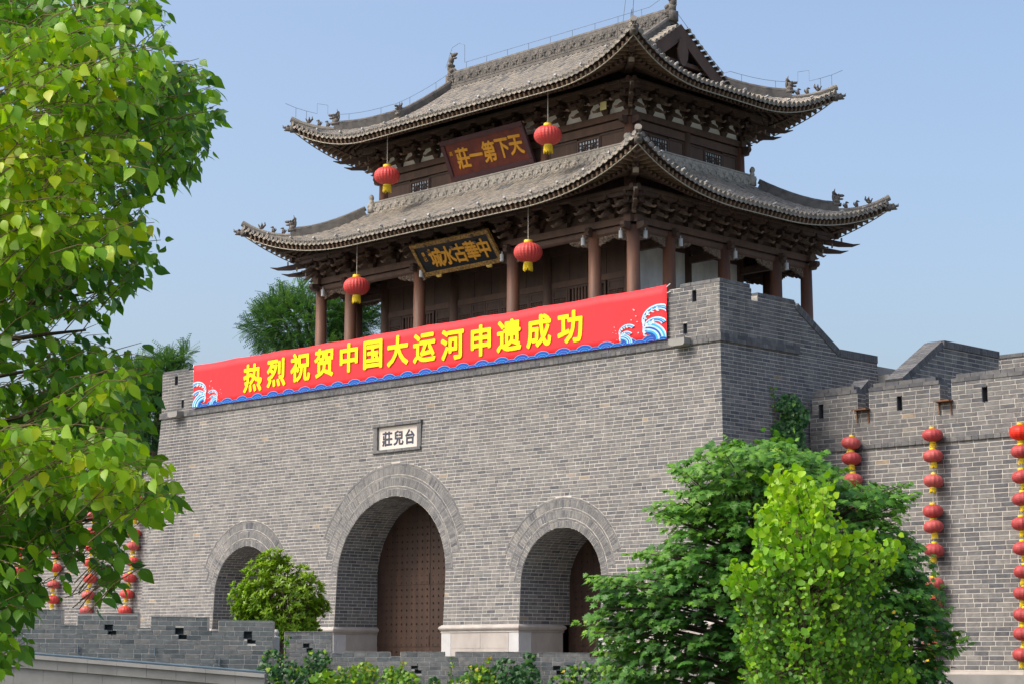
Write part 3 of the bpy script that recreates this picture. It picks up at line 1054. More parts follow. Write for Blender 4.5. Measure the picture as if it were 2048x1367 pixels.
def roof_pt(rf, side, l, o, dz=0.0):
    S = SIDE(side)
    return Vector(S(l, o, rf.z(side, l, o) + dz))
def eave_line(rf, side, inset, dz, n=48):
    h = rf.half(side)[0]
    out = []
    for i in range(n + 1):
        l = -(h - inset) + 2 * (h - inset) * i / n
        o = rf.eave(side, l) - inset
        out.append(roof_pt(rf, side, l, o, dz))
    return out
# ---- soffit, rafters, eave strips
for rf, ro, wall in ((LOW, low_roof, 4.0), (UPR, upp_roof, 2.6)):
    sf, fr, rr_, st = MB(), MB(), MB(), MB()
    for side in range(4):
        h, sh = rf.half(side)
        n = 60
        wl_ = wall + sh
        prev = None
        for i in range(n + 1):
            l = -h + 2 * h * i / n
            col_ = []
            o1 = rf.eave(side, l) - 0.05
            o0 = max(wl_, rf.Bc - (h - abs(l)) + sh)
            for t in range(5):
                o = o1 + (min(o0, o1) - o1) * t / 4
                col_.append(roof_pt(rf, side, l, o, -0.10))
            if prev:
                for t in range(4):
                    sf.add([prev[t], prev[t + 1], col_[t + 1], col_[t]], [(0, 1, 2, 3)])
            prev = col_
        m = int(2 * (h - 0.25) / 0.235)
        for i in range(m):
            l = -(m - 1) * 0.235 / 2 + i * 0.235
            oe = rf.eave(side, l)
            lim = max(wl_, rf.Bc - (h - abs(l)) + sh)
            a = roof_pt(rf, side, l, oe - 0.06, -0.225)
            b = roof_pt(rf, side, l, max(lim, oe - 0.85), -0.225)
            if (a - b).length > 0.12:
                fr.beam(a, b, 0.085, 0.15)
            a = roof_pt(rf, side, l, oe - 0.66, -0.37)
            ob = max(lim, oe - 2.3)
            if oe - 0.66 - ob > 0.15:
                b = roof_pt(rf, side, l, ob, -0.37)
                rr_.tube([a, (a + b) / 2 + Vector((0, 0, 0.0)), b], 0.058, 6)
        p = eave_line(rf, side, 0.10, -0.325)
        st.tube(p, 0.021, 5)
        p = eave_line(rf, side, 0.80, -0.40)
        for q0, q1 in zip(p, p[1:]):
            sf.beam(q0, q1, 0.05, 0.07)
    obj('soffit_boards', sf, M['wood'], ro)
    obj('flying_rafters', fr, M['rafter'], ro, kind='stuff')
    obj('round_rafters', rr_, M['wood_mid'], ro, kind='stuff')
    obj('eave_strip', st, M['strip'], ro)
# ---- small white lamps standing on the eaves
lm = MB()
lm.tube([(0, 0.05, 0.07), (0, -0.08, 0.11)], 0.045, 8)
lm.tube([(0, 0, 0.0), (0, 0, 0.12)], 0.015, 5)
lme = lm.mesh('eave_lamp', M['lampdull'])
for rf in (LOW, UPR):
    for side in (0, 1, 2, 3):
        S = SIDE(side)
        h = rf.half(side)[0]
        n = int(2 * (h - 0.6) / 1.3)
        for i in range(n):
            l = -(n - 1) * 0.65 + i * 1.3
            o = rf.eave(side, l) - 0.08
            p = roof_pt(rf, side, l, o, 0.08)
            w = Matrix.Translation(p) @ Matrix.Rotation((0, R(90), R(180), R(-90))[side] + rng.uniform(-0.5, 0.5), 4, 'Z')
            obj('eave_lamp', lme, None, tower, world=w)

# ---- ridges
def hip_pts(rf, sx, sy, o_from, o_to, n=14):
    """along the hip, parameter is outward distance of the front side"""
    out = []
    for i in range(n + 1):
        q = o_from + (o_to - o_from) * i / n
        l = rf.Ac - (rf.Bc - q)
        z = rf.z(0, l, q)
        out.append(Vector(T(sx * l, sy * q, z)))
    return out
def ribbon(mb, pts, w, h, dz=0.0, tint=0.5):
    for a, b in zip(pts, pts[1:]):
        mb.beam(a + Vector((0, 0, dz + h / 2)), b + Vector((0, 0, dz + h / 2)) + (b - a) * 0.03, w, h, tint=tint)
def beast_mesh(kind):
    b = MB()
    if kind == 'dragon':           # horned head facing out (-Y), open jaw
        b.lump((0, 0.06, 0.10), (0.12, 0.15, 0.14))
        b.lump((0, 0.02, 0.27), (0.10, 0.12, 0.13))
        b.lump((0, -0.13, 0.34), (0.07, 0.13, 0.06))
        b.lump((0, -0.12, 0.21), (0.06, 0.10, 0.04))
        for s in (-1, 1):
            b.tube([(s * 0.05, 0.05, 0.36), (s * 0.10, 0.14, 0.46), (s * 0.07, 0.11, 0.60)], [0.035, 0.028, 0.008], 5)
            b.lump((s * 0.09, -0.02, 0.36), (0.03, 0.04, 0.04))
        b.lump((0, 0.17, 0.28), (0.05, 0.06, 0.16))
        b.lump((0, 0.16, 0.44), (0.03, 0.06, 0.09))
        b.box(-0.11, 0.11, -0.12, 0.2, -0.06, 0.04)
    elif kind == 'seated':
        b.lump((0, 0.02, 0.10), (0.06, 0.08, 0.12))
        b.lump((0, -0.03, 0.24), (0.045, 0.06, 0.05))
        b.lump((0, -0.09, 0.23), (0.025, 0.04, 0.025))
        b.tube([(0.0, 0.08, 0.06), (0.0, 0.13, 0.14), (0, 0.10, 0.22)], [0.03, 0.025, 0.008], 5)
        b.tube([(0.03, -0.05, 0.0), (0.03, -0.04, 0.16)], 0.02, 5)
        b.tube([(-0.03, -0.05, 0.0), (-0.03, -0.04, 0.16)], 0.02, 5)
    elif kind == 'phoenix':
        b.lump((0, 0.0, 0.10), (0.06, 0.12, 0.08))
        b.tube([(0, -0.08, 0.12), (0, -0.13, 0.22), (0, -0.16, 0.24)], [0.035, 0.03, 0.012], 5)
        b.tube([(0, 0.08, 0.12), (0, 0.15, 0.20), (0, 0.14, 0.33)], [0.045, 0.05, 0.02], 5)
        for s in (-1, 1):
            b.tube([(s * 0.05, 0.0, 0.14), (s * 0.12, 0.03, 0.22), (s * 0.12, 0.02, 0.29)], [0.03, 0.03, 0.01], 5)
        b.tube([(0, 0, -0.02), (0, 0, 0.06)], 0.035, 5)
    elif kind == 'owl':            # big dragon biting the ridge end, tail curling up
        b.box(-0.17, 0.17, -0.28, 0.22, -0.30, 0.10)
        b.lump((0, -0.02, 0.22), (0.17, 0.27, 0.22))
        b.lump((0, 0.10, 0.48), (0.14, 0.17, 0.24))
        b.lump((0, 0.06, 0.78), (0.12, 0.13, 0.18))
        b.lump((0, -0.10, 0.98), (0.10, 0.18, 0.09))
        b.lump((0, -0.24, 1.00), (0.06, 0.08, 0.06))
        b.lump((0, -0.17, 0.83), (0.07, 0.11, 0.045))
        b.lump((0, -0.30, 0.12), (0.09, 0.10, 0.09))
        for k in range(6):
            a = k / 5
            b.tube([(0, 0.20 - 0.02 * k, 0.25 + 0.13 * k), (0, 0.30 - 0.02 * k, 0.33 + 0.13 * k)], [0.05, 0.008], 5)
        for s in (-1, 1):
            b.tube([(s * 0.06, -0.02, 1.02), (s * 0.10, 0.08, 1.10)], [0.035, 0.006], 5)
            b.lump((s * 0.14, -0.08, 0.28), (0.06, 0.12, 0.09))
            b.lump((s * 0.13, 0.06, 0.55), (0.05, 0.10, 0.07))
    elif kind == 'cap':            # dragon head on the end of the corner beam
        b.box(-0.13, 0.13, -0.05, 0.22, -0.12, 0.13)
        b.lump((0, -0.10, 0.02), (0.12, 0.16, 0.12))
        b.lump((0, -0.25, 0.07), (0.08, 0.11, 0.05))
        b.lump((0, -0.22, -0.05), (0.07, 0.08, 0.035))
        b.tube([(0, -0.30, 0.09), (0, -0.35, 0.17)], [0.035, 0.008], 5)
        for s in (-1, 1):
            b.lump((s * 0.09, -0.12, 0.11), (0.04, 0.06, 0.05))
    elif kind == 'scroll':         # round scroll where the waist ridge meets the hip
        b.box(-0.10, 0.10, -0.16, 0.16, 0.0, 0.42)
        b.lump((0, 0.0, 0.50), (0.09, 0.13, 0.15))
        b.lump((0, -0.02, 0.72), (0.09, 0.15, 0.15))
        b.lump((0, -0.15, 0.30), (0.09, 0.12, 0.10))
    return b.mesh(kind, M['beast'] if kind not in ('scroll',) else M['relief'], True)
BEAST = {k: beast_mesh(k) for k in ('dragon', 'seated', 'phoenix', 'owl', 'cap', 'scroll')}
def put_beast(kind, p, d, name, s=1.0, parent=None, label=None):
    """d: horizontal direction it faces"""
    rz = math.atan2(d[1], d[0]) + R(90)
    w = Matrix.Translation(Vector(p)) @ Matrix.Rotation(rz, 4, 'Z') @ Matrix.Scale(s, 4)
    obj(name, BEAST[kind], None, parent or tower, world=w, label=label)
CORN = [(1, -1), (-1, -1), (1, 1), (-1, 1)]
for rf, ro, inner in ((LOW, low_roof, LOW.b + 0.1), (UPR, upp_roof, UPR.Bc - (UPR.Ac - UPR.xg) - 0.05)):
    for sx, sy in CORN:
        span = rf.Bc - inner
        hi, thin, tl, cb = MB(), MB(), MB(), MB()
        cut = inner + span * 0.60
        up_pts = hip_pts(rf, sx, sy, inner, cut)
        ribbon(hi, up_pts, 0.20, 0.30, 0.03)
        for a, b in zip(up_pts, up_pts[1:]):
            hi.tube([a + Vector((0, 0, 0.36)), b + Vector((0, 0, 0.36))], 0.10, 8)
        lo_pts = hip_pts(rf, sx, sy, cut, rf.Bc - 0.22)
        lift = [p + Vector((0, 0, 0.10 + 0.06 * (i / 14) ** 2)) for i, p in enumerate(lo_pts)]
        ribbon(thin, lo_pts, 0.16, 0.14, 0.0)
        thin.tube(lift, 0.105, 8)
        d = (lift[-1] - lift[-2]).normalized()
        thin.tube([lift[-1] - d * 0.02, lift[-1] + d * 0.12, lift[-1] + d * 0.30], [0.105, 0.115, 0.125], 10)
        hr = obj('hip_ridge', hi, M['ridge'], ro)
        obj('ridge_tube', thin, M['tile'], hr)
        hd = Vector((sx, sy, 0)).normalized()
        put_beast('dragon', up_pts[-1] + Vector((0, 0, 0.34)), hd, 'roof_beast', 1.0, ro, 'horned dragon head on the hip ridge')
        for t, kd in ((0.18, 'seated'), (0.42, 'seated'), (0.70, 'phoenix')):
            i = t * 14
            a = lift[int(i)].lerp(lift[int(i) + 1], i - int(i))
            put_beast(kd, a + Vector((0, 0, 0.09)), hd, 'roof_figurine', 0.92, ro)
        # corner beam with its dragon head
        tip = Vector(T(sx * (rf.Ac - 0.10), sy * (rf.Bc - 0.10), rf.z(0, rf.Ac, rf.Bc) - 0.26))
        m1 = hip_pts(rf, sx, sy, rf.Bc - 1.2, rf.Bc - 1.2, 1)[0] + Vector((0, 0, -0.32))
        m2 = hip_pts(rf, sx, sy, rf.Bc - 2.6, rf.Bc - 2.6, 1)[0] + Vector((0, 0, -0.48))
        cb.beam(tip - hd * 0.1, m1, 0.22, 0.26)
        cb.beam(m1 + hd * 0.25 + Vector((0, 0, -0.16)), m2, 0.24, 0.28)
        cbo = obj('corner_beam', cb, M['wood'], ro)
        put_beast('cap', tip + hd * 0.10, hd, 'beam_head', 1.0, cbo)
        eb = MB()
        q = m1 + hd * 0.27 + Vector((0, 0, -0.17))
        eb.beam(q, q + hd * 0.03, 0.20, 0.22)
        obj('beam_end', eb, M['wood_pale'], cbo)
# relief tile: a square panel with a raised flower
def relief_mesh(w, h):
    b = MB()
    b.box(-w / 2 + 0.006, w / 2 - 0.006, -0.02, 0.05, 0.0, h)
    c = Vector((0, -0.02, h * 0.52))
    n = 10
    ring = []
    for i in range(n):
        a = 2 * math.pi * i / n + 0.3
        r = (h * 0.40) if i % 2 == 0 else (h * 0.17)
        ring.append(c + Vector((r * 1.05 * math.cos(a), -0.035, r * math.sin(a))))
    b.add(ring + [p + Vector((0, 0.012, 0)) + (p - c) * 0.08 for p in ring] + [c + Vector((0, -0.075, 0))], [(i, (i + 1) % n, 2 * n) for i in range(n)] + [(n + i, n + (i + 1) % n, (i + 1) % n, i) for i in range(n)])
    for s in (-1, 1):
        b.lump((s * w * 0.36, -0.02, h * 0.25), (0.05, 0.02, 0.05), n=6, k=4)
        b.lump((s * w * 0.36, -0.02, h * 0.78), (0.04, 0.02, 0.05), n=6, k=4)
    return b.mesh('relief_tile', M['relief'])
REL = relief_mesh(0.47, 0.46)
REL2 = relief_mesh(0.52, 0.46)
REL2.materials.clear()
REL2.materials.append(M['ridge'])
# waist ridge round the foot of the upper storey
for side in range(4):
    S = SIDE(side)
    hl, o = (6.95, 3.62) if side % 2 == 0 else (3.62, 6.95)
    n = int(round(2 * hl / 0.47))
    rzz = (0, R(90), R(180), R(-90))[side]
    wb = MB()
    a, b = Vector(S(-hl, o - 0.14, 19.74)), Vector(S(hl, o - 0.14, 19.74))
    wb.beam(a, b, 0.16, 0.50)
    wb.beam(a + Vector((0, 0, 0.275)), b + Vector((0, 0, 0.275)), 0.24, 0.05)
    wr = obj('waist_ridge', wb, M['relief'], low_roof)
    for i in range(n):
        l = -hl + (i + 0.5) * 2 * hl / n
        w = Matrix.Translation(Vector(S(l, o - 0.06, 19.52))) @ Matrix.Rotation(rzz, 4, 'Z') @ Matrix.Diagonal((2 * hl / n / 0.47, 1, 1, 1))
        obj('relief_tile', REL, None, wr, world=w)
    rl = MB()
    k = int(2 * hl / 0.36)
    for i in range(k):
        l0, l1 = -hl + 2 * hl * i / k, -hl + 2 * hl * (i + 1) / k
        rl.tube([S(l0 + 0.008, o + 0.06, 19.50), S(l1 - 0.008, o + 0.06, 19.50)], 0.075, 8, tile_tint(rng))
    obj('ridge_roll_tiles', rl, M['tile'], wr)
for sx, sy in CORN:
    put_beast('scroll', T(sx * 6.93, sy * 3.5, 19.62), (0, sy, 0), 'corner_scroll', 0.85, low_roof)
    put_beast('scroll', T(sx * 6.83, sy * 3.6, 19.62), (sx, 0, 0), 'corner_scroll', 0.85, low_roof)
# main ridge
XR_ = 6.05
mr = MB()
mr.box(XC - XR_, XC + XR_, YC - 0.13, YC + 0.13, 25.22, 25.90)
mr.box(XC - XR_, XC + XR_, YC - 0.22, YC + 0.22, 25.24, 25.36)
mr.tube([T(-XR_, 0, 25.92), T(XR_, 0, 25.92)], 0.13, 8)
mro = obj('main_ridge', mr, M['ridge'], upp_roof)
n = int(2 * XR_ / 0.52)
for sgn in (-1, 1):
    for i in range(n):
        w = Matrix.Translation(Vector(T(-XR_ + (i + 0.5) * 2 * XR_ / n, sgn * 0.15, 25.40))) @ Matrix.Rotation(0 if sgn < 0 else R(180), 4, 'Z')
        obj('relief_tile', REL2, None, mro, world=w)
for s in (-1, 1):
    put_beast('owl', T(s * 5.95, 0, 25.78), (-s, 0, 0), 'ridge_dragon', 1.0, upp_roof, 'dragon finial biting the end of the main ridge')
# ---- gable ends of the upper roof
for s in (-1, 1):
    xg = UPR.xg
    gb = MB()
    # barge boards following the roof line, hung below it
    prev = None
    for side in (-1, 1):
        ys = [3.0 * t / 10 for t in range(11)]
        pts = [Vector(T(s * (xg + 0.30), side * y, UPR.z(0, 0, y))) for y in ys]
        for a, b in zip(pts, pts[1:]):
            ax = Vector((s, 0, 0))
            gb.hexa([a + Vector((0, 0, -0.62)), b + Vector((0, 0, -0.62)), b + Vector((0, 0, -0.62)) - ax * 0.06, a + Vector((0, 0, -0.62)) - ax * 0.06,
                     a + Vector((0, 0, -0.02)), b + Vector((0, 0, -0.02)), b + Vector((0, 0, -0.02)) - ax * 0.06, a + Vector((0, 0, -0.02)) - ax * 0.06])
    gbo = obj('barge_board', gb, M['wood_mid'], upp_roof)
    hg = MB()
    poly = [(-0.16, 1.05), (0.16, 1.05), (0.20, 0.86), (0.30, 0.62), (0.26, 0.32), (0.14, 0.10), (0.0, 0.0), (-0.14, 0.10), (-0.26, 0.32), (-0.30, 0.62), (-0.20, 0.86)]
    hg.prism(poly, (0, 1, 0), (0, 0, 1), T(s * (xg + 0.32), 0, 23.62), 0.0, 0.06 * s, (1, 0, 0))
    obj('hanging_fish', hg, M['wood_mid'], gbo)
    pu = MB()
    for y, z in ((-1.5, 23.72), (1.5, 23.72), (0, 24.55)):
        pu.tube([T(s * (xg - 0.4), y, z), T(s * (xg + 0.22), y, z)], 0.10, 8)
    pu.box(*sorted((XC + s * (xg - 0.02), XC + s * (xg + 0.12))), YC - 2.3, YC + 2.3, 23.78, 23.94)
    obj('gable_purlins', pu, M['wood_mid'], gbo)
    wl2 = MB()
    wl2.prism([(-2.95, 23.2), (2.95, 23.2), (2.95, UPR.z(0, 0, 2.95) - 0.1), (1.5, UPR.z(0, 0, 1.5) - 0.1), (0, 25.2), (-1.5, UPR.z(0, 0, 1.5) - 0.1), (-2.95, UPR.z(0, 0, 2.95) - 0.1)], (0, 1, 0), (0, 0, 1), T(s * (xg - 0.42), 0, 0), 0, 0.05, (1, 0, 0))
    obj('gable_wall', wl2, M['wood'], upp_roof)
    # verge: row of discs on the rake, then the thick rake ridge
    ve, rk = MB(), MB()
    for side in (-1, 1):
        y = 0.35
        while y < 3.0:
            z = UPR.z(0, 0, y)
            c = Vector(T(s * (xg + 0.05), side * y, z + 0.03))
            vs, fs = tile_seg(c + Vector((s * 0.36, 0, 0.0)), c - Vector((s * 0.3, 0, -0.03)), Vector((0, 0.8 * side, -0.6)).normalized(), Vector((0, 0.6 * side, 0.8)), 0.10, 0.09)
            ve.add(vs, fs, tile_tint(rng))
            y += 0.235
        ys = [0.15 + 2.85 * t / 12 for t in range(13)]
        pts = [Vector(T(s * (xg - 0.22), side * y, UPR.z(0, 0, y))) for y in ys]
        ribbon(rk, pts, 0.22, 0.30, 0.02)
        for a, b in zip(pts, pts[1:]):
            rk.tube([a + Vector((0, 0, 0.35)), b + Vector((0, 0, 0.35))], 0.11, 8)
        put_beast('dragon', pts[-1] + Vector((0, 0, 0.30)), (0, side, 0), 'roof_beast', 0.9, upp_roof, 'horned dragon head at the foot of the rake ridge')
        # roof underside at the verge
        for a, b in zip(pts, pts[1:]):
            rk.add([a + Vector((s * 0.5, 0, -0.03)), b + Vector((s * 0.5, 0, -0.03)), b - Vector((s * 0.4, 0, 0.03)), a - Vector((s * 0.4, 0, 0.03))], [(0, 1, 2, 3)])
    obj('verge_tiles', ve, M['tile'], upp_roof, kind='stuff')
    obj('rake_ridge', rk, M['ridge'], upp_roof)
# ---- columns
def column(x, y, z0, z1, r, mat='column'):
    c = MB()
    c.lathe([(r * 1.05, 0), (r * 1.04, (z1 - z0) * 0.3), (r * 0.92, z1 - z0)], T(x, y, z0), 18)
    obj('column', c, M[mat], tower, True)
CX = (-8.28, -6.5, -2.5, 2.5, 6.5, 8.28)
CY = (-4.93, -3.05, 0.0, 3.05, 4.93)
for x in CX:
    for y in (-4.93, 4.93):
        column(x, y, TFL, 16.55, 0.235)
for y in CY[1:-1]:
    for x in (-8.28, 8.28):
        column(x, y, TFL, 16.55, 0.235)
for x in (-6.5, -2.5, 2.5, 6.5):
    for y in (-3.05, 3.05):
        column(x, y, TFL, 18.6, 0.22, 'wood_mid')
for x in (-6.5, 6.5):
    column(x, 0.0, TFL, 18.6, 0.22, 'wood')
for x in CX:
    for y in (-4.93, 4.93):
        ps = MB()
        ps.lathe([(0.36, 0), (0.38, 0.08), (0.30, 0.18)], T(x, y, TFL), 16)
        obj('column_base', ps, M['stone'], tower)
# ---- beams of the lower storey
def ring_beam(name, hx, hy, z0, z1, w, mat, over=0.0, rnd=False):
    for a, b in (((-hx - over, -hy), (hx + over, -hy)), ((-hx - over, hy), (hx + over, hy)), ((-hx, -hy - over), (-hx, hy + over)), ((hx, -hy - over), (hx, hy + over))):
        m = MB()
        pa, pb = Vector(T(a[0], a[1], (z0 + z1) / 2)), Vector(T(b[0], b[1], (z0 + z1) / 2))
        if rnd:
            d = (pb - pa).normalized()
            sd = Vector((-d.y, d.x, 0))
            hh, ww = (z1 - z0) / 2, w / 2
            poly = [(-ww, -hh * 0.5), (-ww * 0.5, -hh), (ww * 0.5, -hh), (ww, -hh * 0.5), (ww, hh * 0.5), (ww * 0.5, hh), (-ww * 0.5, hh), (-ww, hh * 0.5)]
            m.prism(poly, sd, (0, 0, 1), pa, 0, (pb - pa).length, d)
        else:
            m.beam(pa, pb, w, z1 - z0)
        obj(name, m, M[mat], tower)
ring_beam('tie_beam', 8.28, 4.93, 16.38, 16.64, 0.22, 'wood_mid', 0.0, True)
ring_beam('plate_beam', 8.28, 4.93, 16.66, 16.90, 0.30, 'wood_mid', 0.32)
ring_beam('upper_plate', 8.28, 4.93, 17.55, 17.75, 0.22, 'wood', 0.0)
ring_beam('eave_purlin', 9.06, 5.71, 17.58, 17.76, 0.16, 'wood', 0.2, True)
ring_beam('inner_beam', 6.5, 3.05, 16.5, 16.85, 0.26, 'wood', 0.0)
# column capitals where beam ends cross the columns
for x in CX:
    for y in (-4.93, 4.93):
        e = MB()
        sy = -1 if y < 0 else 1
        if abs(x) > 8:
            sx = -1 if x < 0 else 1
            poly = [(0.24, 16.38), (0.52, 16.44), (0.58, 16.52), (0.56, 16.64), (0.24, 16.64)]
            e.prism(poly, (sx, 0, 0), (0, 0, 1), T(x, y, 0), -0.10, 0.10, (0, 1, 0))
            obj('beam_nose', e, M['wood'], tower)
            e = MB()
            e.prism(poly, (0, sy, 0), (0, 0, 1), T(x, y, 0), -0.10, 0.10, (1, 0, 0))
        else:
            e.prism([(0.22, 16.40), (0.40, 16.43), (0.46, 16.53), (0.38, 16.60), (0.44, 16.67), (0.36, 16.70), (0.22, 16.70)], (0, sy, 0), (0, 0, 1), T(x, y, 0), -0.09, 0.09, (1, 0, 0))
        obj('beam_nose', e, M['wood'], tower)
for y in CY[1:-1]:
    for sx in (-1, 1):
        e = MB()
        e.prism([(0.22, 16.40), (0.40, 16.43), (0.46, 16.53), (0.38, 16.60), (0.44, 16.67), (0.36, 16.70), (0.22, 16.70)], (sx, 0, 0), (0, 0, 1), T(sx * 8.28, y, 0), -0.09, 0.09, (0, 1, 0))
        obj('beam_nose', e, M['wood'], tower)
# ---- carved spandrels under the tie beam
def spandrel_mesh(L):
    b = MB()
    r2 = random.Random(3)
    poly = [(0, 0.0), (0, -0.34), (L * 0.10, -0.32), (L * 0.2, -0.26), (L * 0.34, -0.27), (L * 0.5, -0.18), (L * 0.66, -0.16), (L * 0.8, -0.09), (L, -0.07), (L, 0.0)]
    b.prism(poly, (1, 0, 0), (0, 0, 1), (0, 0, 0), -0.03, 0.03, (0, 1, 0))
    for i in range(34):
        x = r2.uniform(0.03, 0.97) * L
        h = 0.32 * (1 - x / L) ** 0.8 + 0.05
        z = -r2.uniform(0.02, h)
        for s in (-1, 1):
            b.lump((x, s * 0.035, z), (r2.uniform(0.025, 0.05), 0.03, r2.uniform(0.02, 0.04)), n=5, k=3)
    return b.mesh('carved_spandrel', M['carved'])
SPL, SPS = spandrel_mesh(0.95), spandrel_mesh(0.72)
def spandrel(p, rz, short):
    obj('carved_spandrel', SPS if short else SPL, None, tower, world=Matrix.Translation(Vector(p)) @ Matrix.Rotation(rz, 4, 'Z'))
for y in (-4.93, 4.93):
    for a, b in zip(CX, CX[1:]):
        sh = b - a < 2
        spandrel(T(a + 0.22, y, 16.385), 0, sh)
        spandrel(T(b - 0.22, y, 16.385), R(180), sh)
for x in (-8.28, 8.28):
    for a, b in zip(CY, CY[1:]):
        sh = b - a < 2
        spandrel(T(x, a + 0.22, 16.385), R(90), sh)
        spandrel(T(x, b - 0.22, 16.385), R(-90), sh)
# ---- white spot lamps hung beside the columns
fl = MB()
fl.tube([(0, 0, 0.0), (0, 0, -0.26)], 0.075, 10)
fl.tube([(0, 0, 0.10), (0, 0, 0.0)], 0.02, 5)
flm = fl.mesh('spot_lamp', M['lampwhite'])
for x in CX:
    obj('spot_lamp', flm, None, tower, world=Matrix.Translation(Vector(T(x + (-0.34 if x > 0 else 0.34) if abs(x) < 8 else x - 0.36 * (1 if x > 0 else -1), -5.16, 16.40))))
for y in CY[:-1]:
    obj('spot_lamp', flm, None, tower, world=Matrix.Translation(Vector(T(8.52, y + 0.36, 16.40))))
# ---- bracket sets
def lobed(w, z0, z1, n=5):
    """outline of a bracket arm: flat top, rounded underside at both ends"""
    pts = []
    for i in range(n + 1):
        a = math.pi / 2 * i / n
        pts.append((-w * (0.45 + 0.55 * math.sin(math.pi / 2 - a)), z0 + (z1 - z0) * 0.72 * (1 - math.sin(a))))
    pts = pts + [(-x, z) for x, z in reversed(pts)]
    return pts + [(w, z1), (-w, z1)]
def bracket_mesh(h, reach, slim=False):
    b, k = MB(), MB()
    b.hexa([(-0.11, -0.11, 0), (0.11, -0.11, 0), (0.11, 0.11, 0), (-0.11, 0.11, 0), (-0.17, -0.17, 0.17), (0.17, -0.17, 0.17), (0.17, 0.17, 0.17), (-0.17, 0.17, 0.17)])
    tiers = 3
    for t in range(tiers):
        z = 0.17 + t * (h - 0.17) / tiers
        hh = (h - 0.17) / tiers * 0.70
        o = reach * (t + 1) / tiers
        b.prism([(0.2, z), (-o * 0.75, z + 0.0), (-o - 0.04, z + hh * 0.35), (-o - 0.07, z + hh), (0.2, z + hh)], (0, 1, 0), (0, 0, 1), (0, 0, 0), -0.07, 0.07, (1, 0, 0))
        for yy, wd in ((0.0, (0.24, 0.38, 0.50)[t]), (-o, (0.0, 0.34, 0.42)[t])):
            if wd <= 0:
                continue
            b.prism(lobed(wd, z, z + hh), (1, 0, 0), (0, 0, 1), (0, yy, 0), -0.07, 0.07, (0, 1, 0))
            for s in (-1, 1):
                c = s * (wd - 0.06)
                z1 = z + hh
                b.hexa([(c - 0.06, yy - 0.08, z1), (c + 0.06, yy - 0.08, z1), (c + 0.06, yy + 0.08, z1), (c - 0.06, yy + 0.08, z1), (c - 0.10, yy - 0.10, z1 + 0.08), (c + 0.10, yy - 0.10, z1 + 0.08), (c + 0.10, yy + 0.10, z1 + 0.08), (c - 0.10, yy + 0.10, z1 + 0.08)])
        if t < 2:
            # beak: a tusk that droops and curls up at the point
            y0, y1 = -o * 0.85, -o - 0.46
            top_ = [(y0, z + hh * 0.9), (y0 - 0.16, z + hh * 0.55), (y0 - 0.32, z - 0.02), (y1 + 0.06, z - 0.15), (y1 - 0.06, z - 0.14)]
            bot_ = [(y1 + 0.04, z - 0.21), (y0 - 0.30, z - 0.15), (y0 - 0.10, z - 0.06), (y0, z)]
            k.prism(top_ + bot_, (0, 1, 0), (0, 0, 1), (0, 0, 0), -0.06, 0.06, (1, 0, 0))
    return b.mesh('bracket_set', M['wood']), k.mesh('bracket_beak', M['beak'])
BRL, BKL = bracket_mesh(0.72, 0.78)
BRU, BKU = bracket_mesh(0.84, 0.80, True)
def put_bracket(p, rz, up=False):
    w = Matrix.Translation(Vector(p)) @ Matrix.Rotation(rz, 4, 'Z')
    o = obj('bracket_set', BRU if up else BRL, None, tower, world=w)
    obj('bracket_beak', BKU if up else BKL, None, o, world=w)
LX = (-7.4, -6.5, -5.17, -3.83, -2.5, -1.25, 0, 1.25, 2.5, 3.83, 5.17, 6.5, 7.4)
LY = (-4.0, -3.05, -2.0, -1.0, 0, 1.0, 2.0, 3.05, 4.0)
for x in LX:
    put_bracket(T(x, -4.93, 16.90), 0)
    put_bracket(T(x, 4.93, 16.90), R(180))
for y in LY:
    put_bracket(T(8.28, y, 16.90), R(90))
    put_bracket(T(-8.28, y, 16.90), R(-90))
UX = (-5.55, -4.5, -3.4, -2.25, -1.1, 0, 1.1, 2.25, 3.4, 4.5, 5.55)
UY = (-2.1, -1.05, 0, 1.05, 2.1)
for x in UX:
    put_bracket(T(x, -3.15, 21.30), 0, True)
    put_bracket(T(x, 3.15, 21.30), R(180), True)
for y in UY:
    put_bracket(T(6.6, y, 21.30), R(90), True)
    put_bracket(T(-6.6, y, 21.30), R(-90), True)
for sx, sy in CORN:
    for hx, hy, z, up in ((8.28, 4.93, 16.90, False), (6.6, 3.15, 21.30, True)):
        for rz in ((0 if sy < 0 else R(180)), (R(90) if sx > 0 else R(-90)), math.atan2(sy, sx) + R(90)):
            put_bracket(T(sx * hx, sy * hy, z), rz, up)
        e = MB()
        hd = Vector((sx, sy, 0)).normalized()
        for t in range(3):
            c = Vector(T(sx * hx, sy * hy, z + 0.18 + 0.22 * t)) + hd * (0.62 + 0.36 * t)
            e.beam(c, c + hd * 0.05, 0.13, 0.15)
        obj('bracket_end', e, M['wood_pale'], tower)
        for t in range(2):
            hk = MB()
            b0, zz0 = 0.5 + 0.45 * t, z + 0.30 + 0.26 * t
            hk.prism([(b0 - 0.4, zz0 + 0.16), (b0 + 0.35, zz0 + 0.0), (b0 + 0.85, zz0 - 0.10), (b0 + 1.12, zz0 - 0.09), (b0 + 0.82, zz0 - 0.20), (b0 + 0.3, zz0 - 0.20), (b0 - 0.4, zz0 - 0.08)], hd, (0, 0, 1), T(sx * hx, sy * hy, 0), -0.06, 0.06, (-hd.y, hd.x, 0))
            obj('corner_beak', hk, M['wood'], tower)
# boards behind the brackets
ring_beam('bracket_board', 8.20, 4.85, 16.90, 17.60, 0.04, 'wood')
ring_beam('plaster_infill', 6.60, 3.15, 21.30, 22.05, 0.05, 'plaster_white')
